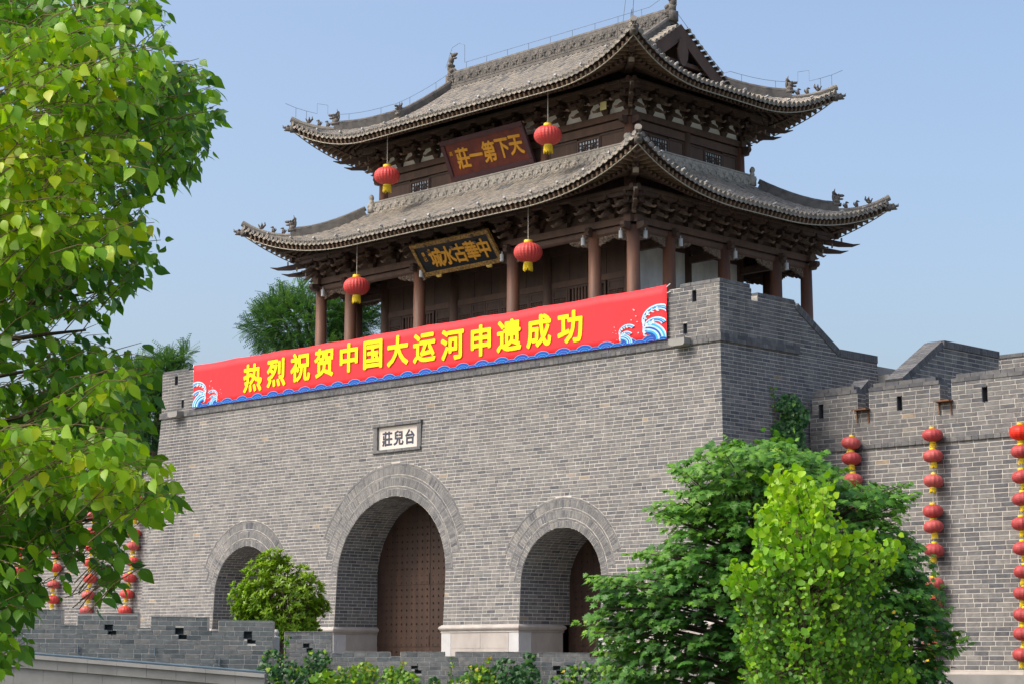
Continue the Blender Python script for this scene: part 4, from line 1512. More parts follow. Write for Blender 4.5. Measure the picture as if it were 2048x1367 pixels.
# ---- lower storey walls
Y0, ZT0, ZT1 = -3.05, 15.30, 15.52
def front_wall(sy):
    y = sy * 3.05
    for a, b in ((-6.5, -2.5), (-2.5, 2.5), (2.5, 6.5)):
        m = MB()
        m.box(XC + a, XC + b, YC + y - 0.08, YC + y + 0.08, ZT0, ZT1)
        obj('transom', m, M['wood_mid'], tower)
        n = int((b - a - 0.4) / 0.42)
        for i in range(n):
            x0, x1 = a + 0.2 + (b - a - 0.4) * i / n, a + 0.2 + (b - a - 0.4) * (i + 1) / n
            m = MB()
            d = 0.012 * (i % 2)
            m.box(XC + x0 + 0.006, XC + x1 - 0.006, YC + y - 0.05 - d, YC + y + 0.05, ZT1, 17.7)
            obj('wall_plank', m, M['wood'], tower)
        # leaves
        units = []
        if b - a > 4.5:
            k = 6
            units = [('leaf', a + 0.2 + (b - a - 0.4) * i / k, a + 0.2 + (b - a - 0.4) * (i + 1) / k) for i in range(k)]
        else:
            w = b - a - 0.4
            units = [('leaf', a + 0.2, a + 0.2 + w * 0.22), ('slat', a + 0.2 + w * 0.22, a + 0.2 + w * 0.74), ('leaf', a + 0.2 + w * 0.76, a + 0.2 + w)]
        for kind, x0, x1 in units:
            m = MB()
            yo, yi = YC + y - 0.06, YC + y + 0.06
            f = 0.10
            m.box(XC + x0 + 0.01, XC + x0 + f, yo, yi, TFL, ZT0)
            m.box(XC + x1 - f, XC + x1 - 0.01, yo, yi, TFL, ZT0)
            m.box(XC + x0 + f, XC + x1 - f, yo, yi, ZT0 - 0.10, ZT0 - 0.01)
            m.box(XC + x0 + f, XC + x1 - f, yo + 0.02, yi, TFL, 12.9)
            if kind == 'leaf':
                m.box(XC + x0 + f, XC + x1 - f, yo, yi, 14.92, 15.0)
                m.box(XC + x0 + f, XC + x1 - f, yo + 0.02, yi, 15.0, ZT0 - 0.1)
            m.box(XC + x0 + f, XC + x1 - f, YC + y + 0.05, YC + y + 0.07, 12.9, ZT0 - 0.1)
            lf = obj('door_leaf' if kind == 'leaf' else 'slat_window', m, M['wood'], tower)
            lt = MB()
            xa, xb = x0 + f, x1 - f
            n = max(3, int((xb - xa) / (0.075 if kind == 'leaf' else 0.14)))
            zt = 14.92 if kind == 'leaf' else ZT0 - 0.1
            for i in range(1, n):
                x = xa + (xb - xa) * i / n
                hw = 0.011 if kind == 'leaf' else 0.035
                lt.box(XC + x - hw, XC + x + hw, yo, yo + 0.04, 12.9, zt)
            if kind == 'leaf':
                for zc in (14.86, 14.79, 14.72, 14.0, 13.93, 13.1):
                    lt.box(XC + xa, XC + xb, yo - 0.004, yo + 0.03, zc - 0.011, zc + 0.011)
            obj('lattice' if kind == 'leaf' else 'slats', lt, M['wood_mid'], lf)
front_wall(-1)
front_wall(1)
for sx in (-1, 1):
    for a, b in ((-3.05, 0.0), (0.0, 3.05)):
        m = MB()
        m.box(XC + sx * 6.5 - 0.12, XC + sx * 6.5 + 0.12, YC + a + 0.2, YC + b - 0.2, TFL, 16.5)
        obj('plaster_wall', m, M['plaster'], tower)
    m = MB()
    m.box(XC + sx * 6.5 - 0.06, XC + sx * 6.5 + 0.06, YC - 3.0, YC + 3.0, 16.85, 18.6)
    obj('upper_boarding', m, M['wood'], tower)
for y in (-3.05, 0.0, 3.05):
    for sx in (-1, 1):
        m = MB()
        m.box(*sorted((XC + sx * 6.5, XC + sx * 8.28)), YC + y - 0.09, YC + y + 0.09, 16.15, 16.40)
        obj('gallery_beam', m, M['wood'], tower)
m = MB()
m.box(XC - 6.4, XC + 6.4, YC - 3.0, YC + 3.0, 18.3, 18.4)
obj('ceiling_boards', m, M['wood'], tower)
# ---- upper storey walls
ring_beam('upper_wall_core', 6.52, 3.07, 18.4, 21.1, 0.08, 'wood')
ring_beam('upper_plate_beam', 6.6, 3.15, 21.07, 21.30, 0.28, 'wood_mid', 0.24)
ring_beam('upper_tie_beam', 6.6, 3.15, 20.72, 21.02, 0.14, 'wood_mid', 0.0)
ring_beam('upper_eave_purlin', 7.40, 3.95, 22.06, 22.24, 0.16, 'wood', 0.2, True)
ring_beam('upper_inner_plate', 6.6, 3.15, 22.0, 22.3, 0.22, 'wood', 0.0)
for x in (-6.6, -2.45, 2.45, 6.6):
    for y in (-3.15, 3.15):
        column(x, y, 18.5, 21.05, 0.20)
for x in (-6.6, 6.6):
    column(x, 0, 18.5, 21.05, 0.17, 'wood_mid')
for sx, sy in CORN:
    e = MB()
    poly = [(0.2, 20.78), (0.46, 20.84), (0.52, 20.92), (0.50, 21.05), (0.2, 21.05)]
    e.prism(poly, (sx, 0, 0), (0, 0, 1), T(sx * 6.6, sy * 3.15, 0), -0.09, 0.09, (0, 1, 0))
    obj('beam_nose', e, M['wood'], tower)
    e = MB()
    e.prism(poly, (0, sy, 0), (0, 0, 1), T(sx * 6.6, sy * 3.15, 0), -0.09, 0.09, (1, 0, 0))
    obj('beam_nose', e, M['wood'], tower)
def upper_window(S, l0, l1, o):
    z0, z1 = 19.98, 20.56
    m = MB()
    def bx(mb, a, b, oa, ob, za, zb):
        p = [S(a, oa, za), S(b, oa, za), S(b, ob, za), S(a, ob, za), S(a, oa, zb), S(b, oa, zb), S(b, ob, zb), S(a, ob, zb)]
        mb.hexa(p)
    f = 0.06
    bx(m, l0 - f, l0, o - 0.02, o + 0.07, z0 - 0.1, z1 + f)
    bx(m, l1, l1 + f, o - 0.02, o + 0.07, z0 - 0.1, z1 + f)
    bx(m, l0, l1, o - 0.02, o + 0.07, z1, z1 + f)
    wo = obj('lattice_window', m, M['wood_mid'], tower)
    g = MB()
    bx(g, l0, l1, o - 0.01, o + 0.012, z0 - 0.1, z1)
    obj('pane', g, M['glass'], wo)
    lt = MB()
    nx = 7
    for i in range(1, nx):
        l = l0 + (l1 - l0) * i / nx
        bx(lt, l - 0.016, l + 0.016, o + 0.02, o + 0.05, z0 - 0.1, z1)
    for i in range(1, 5):
        z = z0 - 0.1 + (z1 - z0 + 0.1) * i / 5
        bx(lt, l0, l1, o + 0.022, o + 0.052, z - 0.016, z + 0.016)
    for lc in (l0 + (l1 - l0) * 0.28, l0 + (l1 - l0) * 0.72):
        zc = (z0 + z1) / 2 + 0.02
        for s in (-1, 1):
            lt.beam(Vector(S(lc - 0.13, o + 0.04, zc - s * 0.12)), Vector(S(lc + 0.13, o + 0.04, zc + s * 0.12)), 0.03, 0.03)
    obj('lattice', lt, M['wood'], wo)
def panel(S, l0, l1, o):
    m = MB()
    z0, z1 = 19.6, 20.70
    p = [S(l0 + 0.03, o - 0.02, z0), S(l1 - 0.03, o - 0.02, z0), S(l1 - 0.03, o + 0.035, z0), S(l0 + 0.03, o + 0.035, z0)]
    m.hexa(p + [(a, b, z1) for a, b, _ in p])
    pa = obj('wall_panel', m, M['wood_mid'], tower)
    fr = MB()
    for a, b, za, zb in ((l0, l0 + 0.05, z0, z1), (l1 - 0.05, l1, z0, z1), (l0 + 0.05, l1 - 0.05, z1 - 0.09, z1 - 0.03)):
        p = [S(a, o + 0.02, za), S(b, o + 0.02, za), S(b, o + 0.06, za), S(a, o + 0.06, za)]
        fr.hexa(p + [(x_, y_, zb) for x_, y_, _ in p])
    obj('panel_frame', fr, M['wood'], pa)
for side in range(4):
    S = SIDE(side)
    if side % 2 == 0:
        o = 3.12
        lay_ = [(-6.4, -5.0), ('w', -4.92, -3.94), (-3.86, -2.65), (-2.25, -0.9), (-0.9, 0.9), (0.9, 2.25), (2.65, 4.06), ('w', 4.14, 5.12), (5.2, 6.4)]
    else:
        o = 6.57
        lay_ = [(-2.95, -2.10), ('w', -2.02, -1.10), (-1.02, -0.17), (0.17, 1.02), ('w', 1.10, 2.02), (2.10, 2.95)]
    for it in lay_:
        if it[0] == 'w':
            upper_window(S, it[1], it[2], o)
        else:
            panel(S, it[0], it[1], o)
# ---- lightning conductor wire on the ridges
lw = MB()
def wire(pts):
    lw.tube(pts, 0.008, 4)
pts = [Vector(T(-5.2, 0, 26.30)), Vector(T(4.9, 0, 26.30)), Vector(T(5.5, 0, 26.5)), Vector(T(5.55, 0, 27.2))]
wire(pts)
wire([T(-5.2, 0, 26.3), T(-5.2, 0, 27.05), T(-5.5, 0, 27.2), T(-5.95, 0, 27.1), T(-6.35, 0, 26.3)])
for i in range(9):
    x = -5.1 + i * 1.2
    wire([T(x, 0, 25.98), T(x, 0, 26.30)])
wire([T(3.55, 0, 26.0), T(3.7, 0, 26.9)])
for sx in (-1, 1):
    for sy in (-1, 1):
        ys = [0.1 + 2.9 * t / 8 for t in range(9)]
        p = [Vector(T(sx * (UPR.xg - 0.1), sy * y, UPR.z(0, 0, y) + 0.75)) for y in ys]
        q = [v + Vector((0, 0, 0.72)) for v in hip_pts(UPR, sx, sy, 3.0, UPR.Bc + 0.15, 10)]
        q = q[:6] + [q[6] + Vector((0, 0, 0.0)), q[6] + Vector((0, 0, 0.38)), q[7] + Vector((0, 0, 0.40)), q[7] + Vector((0, 0, -0.02))] + q[8:]
        wire(p + q)
        for v in (p[2], p[6], q[1], q[4], q[-3], q[-2]):
            wire([v, v - Vector((0, 0, 0.4))])
obj('lightning_wire', lw, M['wire'], tower)
# small yellow notice on the corner bracket board
nb = MB()
nb.box(XC + 5.70, XC + 6.0, YC - 3.72, YC - 3.70, 21.36, 21.66)
obj('yellow_notice', nb, plain('yellow_paper', (0.60, 0.52, 0.24), 0.8, 3.0, 0.05, bstr=0.0), tower)

# ------------------------------------------------------------------ banner
XB0, XB1, ZB0, ZB1 = -26.86, -2.10, 11.79, 13.50
YB = -0.035
banner = thing('banner', ((XB0 + XB1) / 2, YB, ZB0), 'long red congratulation banner with yellow characters and blue waves', 'banner')
def by(x, z):
    """gentle waves of the stretched cloth"""
    t = (x - XB0) / (XB1 - XB0)
    return YB - 0.010 * math.sin(17 * t) * math.sin(9 * t + 1) - 0.006 * math.sin(40 * t + z)
bn = MB()
nx, nz = 120, 6
top = lambda t: ZB1 + 0.015 * math.sin(14 * t) * math.sin(math.pi * t) - 0.035 * abs(math.sin(math.pi * t * 9)) ** 1.0 + 0.02
idx = []
for i in range(nx + 1):
    t = i / nx
    x = XB0 + (XB1 - XB0) * t
    for j in range(nz + 1):
        z = ZB0 + (top(t) - ZB0) * j / nz
        idx.append((x, by(x, z), z))
vs = idx + [(x, y + 0.012, z) for x, y, z in idx]
o = (nx + 1) * (nz + 1)
fs = []
for i in range(nx):
    for j in range(nz):
        a, b = i * (nz + 1) + j, (i + 1) * (nz + 1) + j
        fs.append((a, b, b + 1, a + 1))
        fs.append((o + a, o + a + 1, o + b + 1, o + b))
for i in range(nx):
    a, b = i * (nz + 1), (i + 1) * (nz + 1)
    fs.append((a, o + a, o + b, b))
    fs.append((a + nz, b + nz, o + b + nz, o + a + nz))
for a0 in (0, nx * (nz + 1)):
    for j in range(nz):
        fs.append((a0 + j, a0 + j + 1, o + a0 + j + 1, o + a0 + j))
bn.add(vs, fs)
cloth = obj('cloth', bn, M['red'], banner, True)
chars = '热烈祝贺中国大运河申遗成功'
cxs = (-23.00, -21.55, -20.11, -18.74, -17.32, -15.99, -14.65, -13.25, -11.82, -10.40, -9.05, -7.65, -6.23)
czs = (12.64, 12.69, 12.76, 12.78, 12.82, 12.80, 12.79, 12.74, 12.70, 12.68, 12.70, 12.69, 12.66)
for ch, x, z in zip(chars, cxs, czs):
    me = glyph(ch, 1.06, 0.034, 0.003)
    me.materials.append(M['yellow'])
    obj('character', me, None, banner, world=Matrix.Translation((x, YB - 0.034, z)) @ Matrix.Rotation(R(90), 4, 'X') @ Matrix.Diagonal((1.10, 1.05, 1, 1)))
# printed waves: half rings stacked in thin layers
def disc_poly(cx, cz, r0, r1, n=14, a0=0.0, a1=math.pi):
    o_ = [(cx + r1 * math.cos(a0 + (a1 - a0) * t / n), cz + r1 * math.sin(a0 + (a1 - a0) * t / n) * 0.58) for t in range(n + 1)]
    i_ = [(cx + r0 * math.cos(a0 + (a1 - a0) * t / n), cz + r0 * math.sin(a0 + (a1 - a0) * t / n) * 0.58) for t in range(n + 1)]
    return o_, i_
def band(mb, o_, i_, y, mi):
    n = len(o_)
    vs_ = [(x, y, z) for x, z in o_] + [(x, y, z) for x, z in i_]
    mb.add(vs_, [(n + t, n + t + 1, t + 1, t) for t in range(n - 1)], 0.5, mi)
WMATS = [M['blue'], M['skyblue'], M['paleblue'], M['white']]
x = XB0 + 0.35
k = 0
while x < XB1 - 0.1:
    wv = MB()
    big = k % 2 == 0
    r = 0.40 if big else 0.32
    yl = YB - (0.028 if big else 0.032)
    cz = ZB0 - 0.02 - (0.0 if big else 0.06)
    for a, b, mi, dy in ((0.93, 1.0, 1, 0), (0.62, 0.93, 0, 0), (0.57, 0.62, 1, 0), (0.35, 0.57, 0, 0), (0.30, 0.35, 1, 0), (0.0, 0.30, 0, 0)):
        o_, i_ = disc_poly(x, cz, r * a, r * b)
        lo = [(min(max(p, XB0), XB1), max(q, ZB0 + 0.003)) for p, q in o_]
        li = [(min(max(p, XB0), XB1), max(q, ZB0 + 0.003)) for p, q in i_]
        band(wv, lo, li, yl, mi)
    obj('printed_wave', wv, WMATS, banner)
    x += 0.475
    k += 1
# curling breakers at both ends
def breaker(x0, s, scale, name='printed_breaker'):
    wv = MB()
    def P2(u, v):
        return (x0 + s * u * scale * 1.55, ZB0 + 0.06 + v * scale)
    def poly(pts, y, mi):
        q = [P2(a, b) for a, b in pts]
        q = [(min(max(p, XB0 + 0.01), XB1 - 0.01), z) for p, z in q]
        wv.add([(p, y, z) for p, z in q], [tuple(range(len(q)))], 0.5, mi)
    def arc_band(cx, cz, r0, r1, a0, a1, w0, w1, y, mi, n=12):
        o_, i_ = [], []
        for t in range(n + 1):
            f = t / n
            a = R(a0 + (a1 - a0) * f)
            r = r0 + (r1 - r0) * f
            w = w0 + (w1 - w0) * f
            o_.append(P2(cx + (r + w) * math.cos(a), cz + (r + w) * math.sin(a)))
            i_.append(P2(cx + (r - w) * math.cos(a), cz + (r - w) * math.sin(a)))
        cl = lambda l: [(min(max(p, XB0 + 0.01), XB1 - 0.01), z) for p, z in l]
        band(wv, cl(o_), cl(i_), y, mi)
    y1, y2, y3 = YB - 0.030, YB - 0.034, YB - 0.038
    # body: u grows away from the banner edge
    for t in range(7):                       # fan of curved water lines rising from the foot
        arc_band(0.62 - 0.02 * t, -0.02, 0.62 - t * 0.07, 0.60 - t * 0.06, 180, 104 - t * 3, 0.036, 0.030, y1 - 0.0006 * t, (2, 1, 2, 0, 2, 1, 0)[t])
    for cx, cz, r, a0, a1, wd in ((0.30, 0.34, 0.30, 150, -20, 0.085), (0.22, 0.62, 0.40, 140, -15, 0.10)):
        arc_band(cx, cz, r, r * 0.95, a0, a1, wd, wd * 0.35, y2, 2)
        arc_band(cx, cz, r + wd * 0.80, r * 0.97, a0, a1 + 12, 0.016, 0.010, y3, 3)
        arc_band(cx, cz, r + wd * 0.30, r * 0.96, a0, a1 + 10, 0.020, 0.010, y3, 1)
        arc_band(cx, cz, r - wd * 0.35, r * 0.94, a0, a1 + 14, 0.016, 0.008, y3, 0)
        for t in range(6):
            a = a1 + t * 21
            ex, ez = cx + r * 0.93 * math.cos(R(a)), cz + r * 0.93 * math.sin(R(a))
            arc_band(ex - 0.025, ez - 0.055, 0.058, 0.040, 75, -95, 0.016, 0.022, y3 - 0.001 - 0.0004 * t, 3 if t % 2 else 2, 8)
            arc_band(ex - 0.03, ez - 0.105, 0.0, 0.0, 0, 180, 0.024, 0.024, y3 - 0.004, 3, 8)
    r3 = random.Random(5)
    for t in range(9):
        u, v = r3.uniform(0.55, 0.95), r3.uniform(0.0, 1.1)
        arc_band(u, v, 0.0, 0.0, 0, 180, 0.018, 0.018, y3, 3, 6)
    obj(name, wv, WMATS, banner, kind='stuff')
breaker(XB0 + 0.02, 1, 0.90)
breaker(XB1 - 0.02, -1, 1.0)
breaker(XB0 + 1.15, 1, 0.52)
breaker(XB1 - 1.45, -1, 0.55)
# white tie cords at the upper corners
for x in (XB0, XB1):
    tc = MB()
    tc.tube([(x, YB, ZB1 - 0.05), (x + (0.10 if x > -10 else -0.10), 0.03, ZB1 + 0.05)], 0.014, 5)
    tc.tube([(x, YB + 0.01, ZB1 - 0.25), (x + (0.10 if x > -10 else -0.10), 0.03, ZB1 - 0.20)], 0.014, 5)
    obj('tie_cord', tc, M['white'], banner, kind='stuff')

# ------------------------------------------------------------------ name boards
def board(name, label, tx, y_top, z_top, y_bot, z_bot, W, fw, mats, text, tsize, tcol, small, margin):
    c = Vector(T(tx, 0, 0))
    top_, bot = Vector((c.x, YC + y_top, z_top)), Vector((c.x, YC + y_bot, z_bot))
    v = (top_ - bot)
    H = v.length
    V = v.normalized()
    U = Vector((1, 0, 0))
    Nn = U.cross(V)                       # faces the viewer side (-Y, down)
    m = Matrix((U, V, Nn)).transposed().to_4x4()
    m.translation = (top_ + bot) / 2
    t = thing(name, (c.x, YC + (y_top + y_bot) / 2, z_bot), label, 'sign')
    p = MB()
    p.box(-W / 2 + fw * 0.7, W / 2 - fw * 0.7, -H / 2 + fw * 0.7, H / 2 - fw * 0.7, -0.05, 0.0)
    obj('panel', p, mats[0], t, world=m)
    a, b = W / 2, H / 2
    for x0, x1, y0, y1 in ((-a, a, b - fw, b), (-a, a, -b, -b + fw), (-a, -a + fw, -b + fw, b - fw), (a - fw, a, -b + fw, b - fw)):
        f = MB()
        f.hexa([(x0, y0, -0.06), (x1, y0, -0.06), (x1, y1, -0.06), (x0, y1, -0.06), (x0 + 0.01, y0 + 0.01, 0.045), (x1 - 0.01, y0 + 0.01, 0.045), (x1 - 0.01, y1 - 0.01, 0.045), (x0 + 0.01, y1 - 0.01, 0.045)])
        fo = obj('frame_bar', f, mats[1], t, world=m)
    n = len(text)
    for i, ch in enumerate(text):
        me = glyph(ch, tsize, 0.030, 0.03)
        me.materials.append(tcol)
        x = -W / 2 + margin[0] + (W - margin[0] - margin[1]) * (i + 0.5) / n
        obj('character', me, None, t, world=m @ Matrix.Translation((x, 0.0, 0.014)) @ Matrix.Rotation(R(-3), 4, 'Z') @ Matrix.Diagonal((0.92, 1.08, 1, 1)))
    for i, ch in enumerate(small):
        me = glyph(ch, 0.18, 0.02, 0.02)
        me.materials.append(tcol)
        obj('small_character', me, None, t, world=m @ Matrix.Translation((-W / 2 + margin[0] * 0.66, H * 0.16 - i * 0.22, 0.012)))
    hg = MB()
    for s in (-1, 1):
        hg = MB()
        q = m @ Vector((s * W * 0.36, H / 2, -0.03))
        hg.tube([q, q + Vector((0, 0.45, 0.35))], 0.025, 5)
        obj('hanger', hg, M['wood'], t)
    return t, m, W, H
board('name_board', 'dark red lacquer board with five gold characters on the upper storey', 0.0, -4.20, 21.58, -3.48, 20.10, 4.45, 0.20, (M['board_red'], M['board_frame']), '莊一第下天', 0.78, M['gold'], '高', (0.62, 0.28))
t, m, W, H = board('name_board', 'black board with gold patterned frame and gold characters under the lower eave', 0.0, -5.84, 17.24, -5.00, 16.16, 4.2, 0.17, (M['board_black'], M['goldpat']), '城水古華中', 0.74, M['gold'], '書己', (0.75, 0.28))
for s in (-1, 1):
    b = MB()
    for i in range(7):
        b.lump((s * W * 0.32 + (i - 3) * 0.035, -H / 2 - 0.03 - 0.04 * (i % 2), 0.03), (0.05, 0.05, 0.04), n=6, k=4)
    obj('gilt_foot', b, M['gold_pale'], t, world=m)

# ------------------------------------------------------------------ lanterns
def lantern_meshes(rad, hgt, mat, ribs=20):
    body = MB()
    n = ribs * 2
    prof = []
    K = 12
    for i in range(K + 1):
        a = -math.pi / 2 + math.pi * i / K
        prof.append((math.cos(a) ** 0.8 if 0 < i < K else 0.0, math.sin(a)))
    vs = []
    for c, s_ in prof:
        for j in range(n):
            rr = rad * max(0.28, c) * (1.0 if j % 2 == 0 else 0.965)
            a = 2 * math.pi * j / n
            vs.append((rr * math.cos(a), rr * math.sin(a), s_ * hgt / 2))
    fs = [(i * n + j, i * n + (j + 1) % n, (i + 1) * n + (j + 1) % n, (i + 1) * n + j) for i in range(K) for j in range(n)]
    fs += [tuple(range(n))[::-1], tuple(range(K * n, (K + 1) * n))]
    body.add(vs, fs)
    cap = MB()
    r0 = rad * 0.29
    cap.lathe([(r0, hgt / 2 - 0.02), (r0 * 1.05, hgt / 2 + 0.02), (r0, hgt / 2 + hgt * 0.13), (r0 * 0.3, hgt / 2 + hgt * 0.14)], (0, 0, 0), 18)
    base = MB()
    base.lathe([(r0 * 0.7, -hgt / 2 - hgt * 0.12), (r0, -hgt / 2 - hgt * 0.10), (r0 * 1.04, -hgt / 2 + 0.02)], (0, 0, 0), 18)
    tas = MB()
    for j in range(22):
        a = 2 * math.pi * j / 22
        x, y = r0 * 0.98 * math.cos(a), r0 * 0.98 * math.sin(a)
        l = hgt * (0.40 + 0.05 * ((j * 7) % 5 - 2) / 2)
        tas.tube([(x, y, -hgt / 2 - 0.05), (x * 1.08, y * 1.08, -hgt / 2 - l)], r0 * 0.13, 5)
    return body.mesh('shade', mat), cap.mesh('cap', M['capgold']), base.mesh('base_ring', M['capgold']), tas.mesh('tassel', M['tassel'])
def place_lantern(meshes, p, label, group, tilt=(0, 0), rz=0.0, tassel=True, cord=0.0):
    t = thing('lantern', p, label, 'lantern', group, rz)
    w = Matrix.Translation(Vector(p)) @ Matrix.Rotation(rz, 4, 'Z') @ Euler((tilt[0], tilt[1], 0)).to_matrix().to_4x4()
    for nm, me in zip(('shade', 'cap', 'base_ring', 'tassel'), meshes):
        if nm == 'tassel' and not tassel:
            continue
        obj(nm, me, None, t, world=w)
    if cord:
        c = MB()
        c.tube([(0, 0, 0), (0.0, 0.0, cord)], 0.016, 5)
        obj('cord', c, M['cord'], t, world=Matrix.Translation(Vector(p) + Vector((0, 0, 0.4))))
    return t
BIG = lantern_meshes(0.51, 0.70, M['lantern'], 24)
for x, y, z, lab, cord in ((-4.55, -6.3, 15.95, 'big red lantern with fringed tassel hanging from the lower eave, left of the black board', 1.35), (4.60, -6.3, 15.95, 'big red lantern hanging from the lower eave, right of the black board', 1.35),
                           (-4.33, -5.0, 20.46, 'big red lantern hanging from the upper eave, left of the dark red board', 1.3), (4.33, -5.0, 20.46, 'big red lantern hanging from the upper eave, right of the dark red board', 1.3)):
    place_lantern(BIG, T(x, y, z), lab, 'big lanterns under the eaves', (rng.uniform(-0.03, 0.03), rng.uniform(-0.03, 0.03)), rng.uniform(0, 3), True, cord)
SM_A = lantern_meshes(0.31, 0.40, M['lantern_pink'], 14)
SM_B = lantern_meshes(0.31, 0.40, M['lantern'], 14)
SM_C = lantern_meshes(0.305, 0.39, M['lantern_fade'], 14)
SM_N = lantern_meshes(0.33, 0.46, M['lantern_new'], 14)

# ------------------------------------------------------------------ curtain walls left and right of the gate
ZCL = 8.35
rng = random.Random(21)
def curtain(name, label, X0, X1, Yc, merl, holes, npx, left=False, ztop=10.12):
    cw = thing(name, ((X0 + X1) / 2, Yc, PLAT), label, 'wall')
    def yc(z):
        return Yc - (0.060 * (ZCL - z) if z < ZCL else 0.0)
    def PC(u, z, n):
        return (u, yc(z) - n, z)
    def iv(z):
        i = [(X0, X1)]
        if z > 9.55:
            i = [(a, b) for a, b in merl]
        for a, b, c, d in holes:
            if c < z < d:
                i = sub_iv(i, a, b)
        return i
    ch, bl = 0.138, 0.49
    bb, mm = MB(), MB()
    br = lay(iv, 1.62, ZCL, ch, bl, rng) + lay(iv, ZCL + 0.14, ztop, ch, bl, rng)
    tp, rs = split_largest(br, PC, npx, 0.2)
    brick_faces(bb, rs, PC, rng, mort=0.020)
    brick_objects(tp, PC, cw, M['brick'], rng, mort=0.020, key='gate')
    u = X0
    while u < X1:
        e = min(u + 0.245 * rng.uniform(0.96, 1.04), X1)
        bb.box(u + 0.007, e - 0.007, Yc - 0.07, Yc + 0.1, ZCL, ZCL + 0.13, brick_tint(rng, 0.2) * 0.85)
        u = e
    mm.hexa([(X0, yc(1.0), 1.0), (X1, yc(1.0), 1.0), (X1, Yc + 0.9, 1.0), (X0, Yc + 0.9, 1.0), (X0, Yc, ZCL), (X1, Yc, ZCL), (X1, Yc + 0.9, ZCL), (X0, Yc + 0.9, ZCL)])
    core(mm, X0, X1, ZCL, 9.55, [h for h in holes], PC, 0.45)
    for h in holes:
        line_hole(bb, PC, h)
    for a, b in merl:
        core(mm, a, b, 9.55, ztop - 0.01, holes, PC, 0.45)
        # caps
        for z, ins in ((ztop, 0.0), (ztop + 0.125, 0.14)):
            u = a + ins
            while u < b - ins - 0.02:
                e = min(u + bl * rng.uniform(0.95, 1.05), b - ins)
                if b - ins - e < 0.15:
                    e = b - ins
                bb.box(u + 0.007, e - 0.007, Yc - 0.02 + ins * 0.4, Yc + 0.46 - ins * 0.4, z, z + 0.118, brick_tint(rng, 0.4) * 0.6)
                u = e
        # merlon cheeks
        for xx, sg in ((a, -1), (b, 1)):
            def PM(u, z, n, xx=xx, sg=sg):
                return (xx + sg * n, Yc + u, z)
            brick_faces(bb, lay(lambda z: [(0.0, 0.45)], 9.55, ztop, ch, bl, rng, 0.5), PM, rng, mort=0.020, dark=0.3)
    obj('brickwork', bb, M['brick'], cw, kind='stuff')
    obj('mortar_core', mm, M['mortar'], cw)
    st = MB()
    loft_rect(st, X0, X1, yc(1.5), Yc + 0.5, [(0.06, 0.8), (0.06, 1.36), (0.10, 1.37)] + [(0.10 + 0.07 * math.sin(math.pi * t / 6), 1.40 + 0.18 * t / 6) for t in range(7)] + [(0.0, 1.60)])
    obj('stone_plinth', st, M['stone'], cw)
    wk = MB()
    wk.box(X0, X1, Yc + 0.3, 8.4, 8.2, 8.6)
    obj('wall_walk', wk, M['paving'], cw)
    return cw, PC
MER_R = [(0.30, 2.02), (2.46, 5.0), (5.42, 8.35), (8.75, 11.4)]
HOL_R = [(0.55, 0.72, 9.42, 9.92), (3.48, 3.66, 9.42, 9.92), (6.46, 6.64, 9.42, 9.92)]
cr, PCR = curtain('curtain_wall', 'grey brick battlement wall right of the gate, hung with lantern strings', 0.20, 12.0, 4.2, MER_R, HOL_R, 280)
MER_L = [(-48.0 + 2.95 * i, -48.0 + 2.95 * i + 2.5) for i in range(6)]
HOL_L = []
cl_, PCL = curtain('curtain_wall', 'grey brick battlement wall left of the gate behind the foreground tree', -50.0, -29.3, 4.2, MER_L, HOL_L, 60)
# steel lantern brackets at the crenels, and the rust they drip
for x in (2.24, 5.21, 8.55):
    b = MB()
    b.box(x - 0.28, x + 0.26, 4.2 - 0.26, 4.2 + 0.1, 9.55, 9.59)
    b.box(x - 0.24, x - 0.20, 4.2 - 0.05, 4.2 - 0.02, 9.20, 9.55)
    b.box(x + 0.18, x + 0.22, 4.2 - 0.05, 4.2 - 0.02, 9.16, 9.55)
    obj('lantern_bracket', b, M['rust'], cr, kind='stuff')

# strings of small lanterns
def string(pxs, Yoff, top, side, meshes, grp, name, wall_y, cord_top=True):
    prev = None
    n = len(pxs)
    order = ('topmost', 'second', 'third', 'fourth', 'fifth', 'sixth', 'seventh', 'eighth', 'ninth', 'tenth', 'eleventh', 'twelfth')
    pts = []
    for i, (px, py) in enumerate(pxs):
        # point on the plane a little in front of the battered wall
        d = FW * FPX + RT * (px - 1024.0) - UP * (py - 683.5)
        b = 0.060
        y0 = wall_y - Yoff - b * ZCL
        s = (y0 + b * CAM.z - CAM.y) / (d.y - b * d.z)
        pts.append(CAM + d * s)
    for i, p in enumerate(pts):
        me = meshes[i] if isinstance(meshes, list) else (SM_C if rng.random() < 0.28 else meshes)
        t = place_lantern(me, p, '%s red lantern of the %s' % (order[i], name), grp, (rng.uniform(-0.13, 0.13), rng.uniform(-0.13, 0.13)), rng.uniform(0, 3))
        if i == 0:
            first = t
    c = MB()
    q = [top] + pts if top else pts
    c.tube([v if isinstance(v, Vector) else Vector(v) for v in q], 0.014, 5)
    obj('cord', c, M['cord'], first)
A, B, NW = SM_A, SM_B, SM_N
string([(1702, 885), (1703, 916), (1706, 958), (1708, 1004), (1710, 1046)], 0.34, (2.05, 3.95, 9.56), 1, A, 'small lanterns right of the gate', 'lantern string nearest the gate corner on the right wall', 4.2)
string([(1865, 869), (1866, 911), (1867, 961), (1866, 1021), (1867, 1052), (1868, 1099), (1868, 1167), (1866, 1204), (1864, 1250), (1862, 1292), (1860, 1335)], 0.34, (5.0, 3.95, 9.56), 1, A, 'small lanterns right of the gate', 'middle lantern string on the right wall', 4.2)
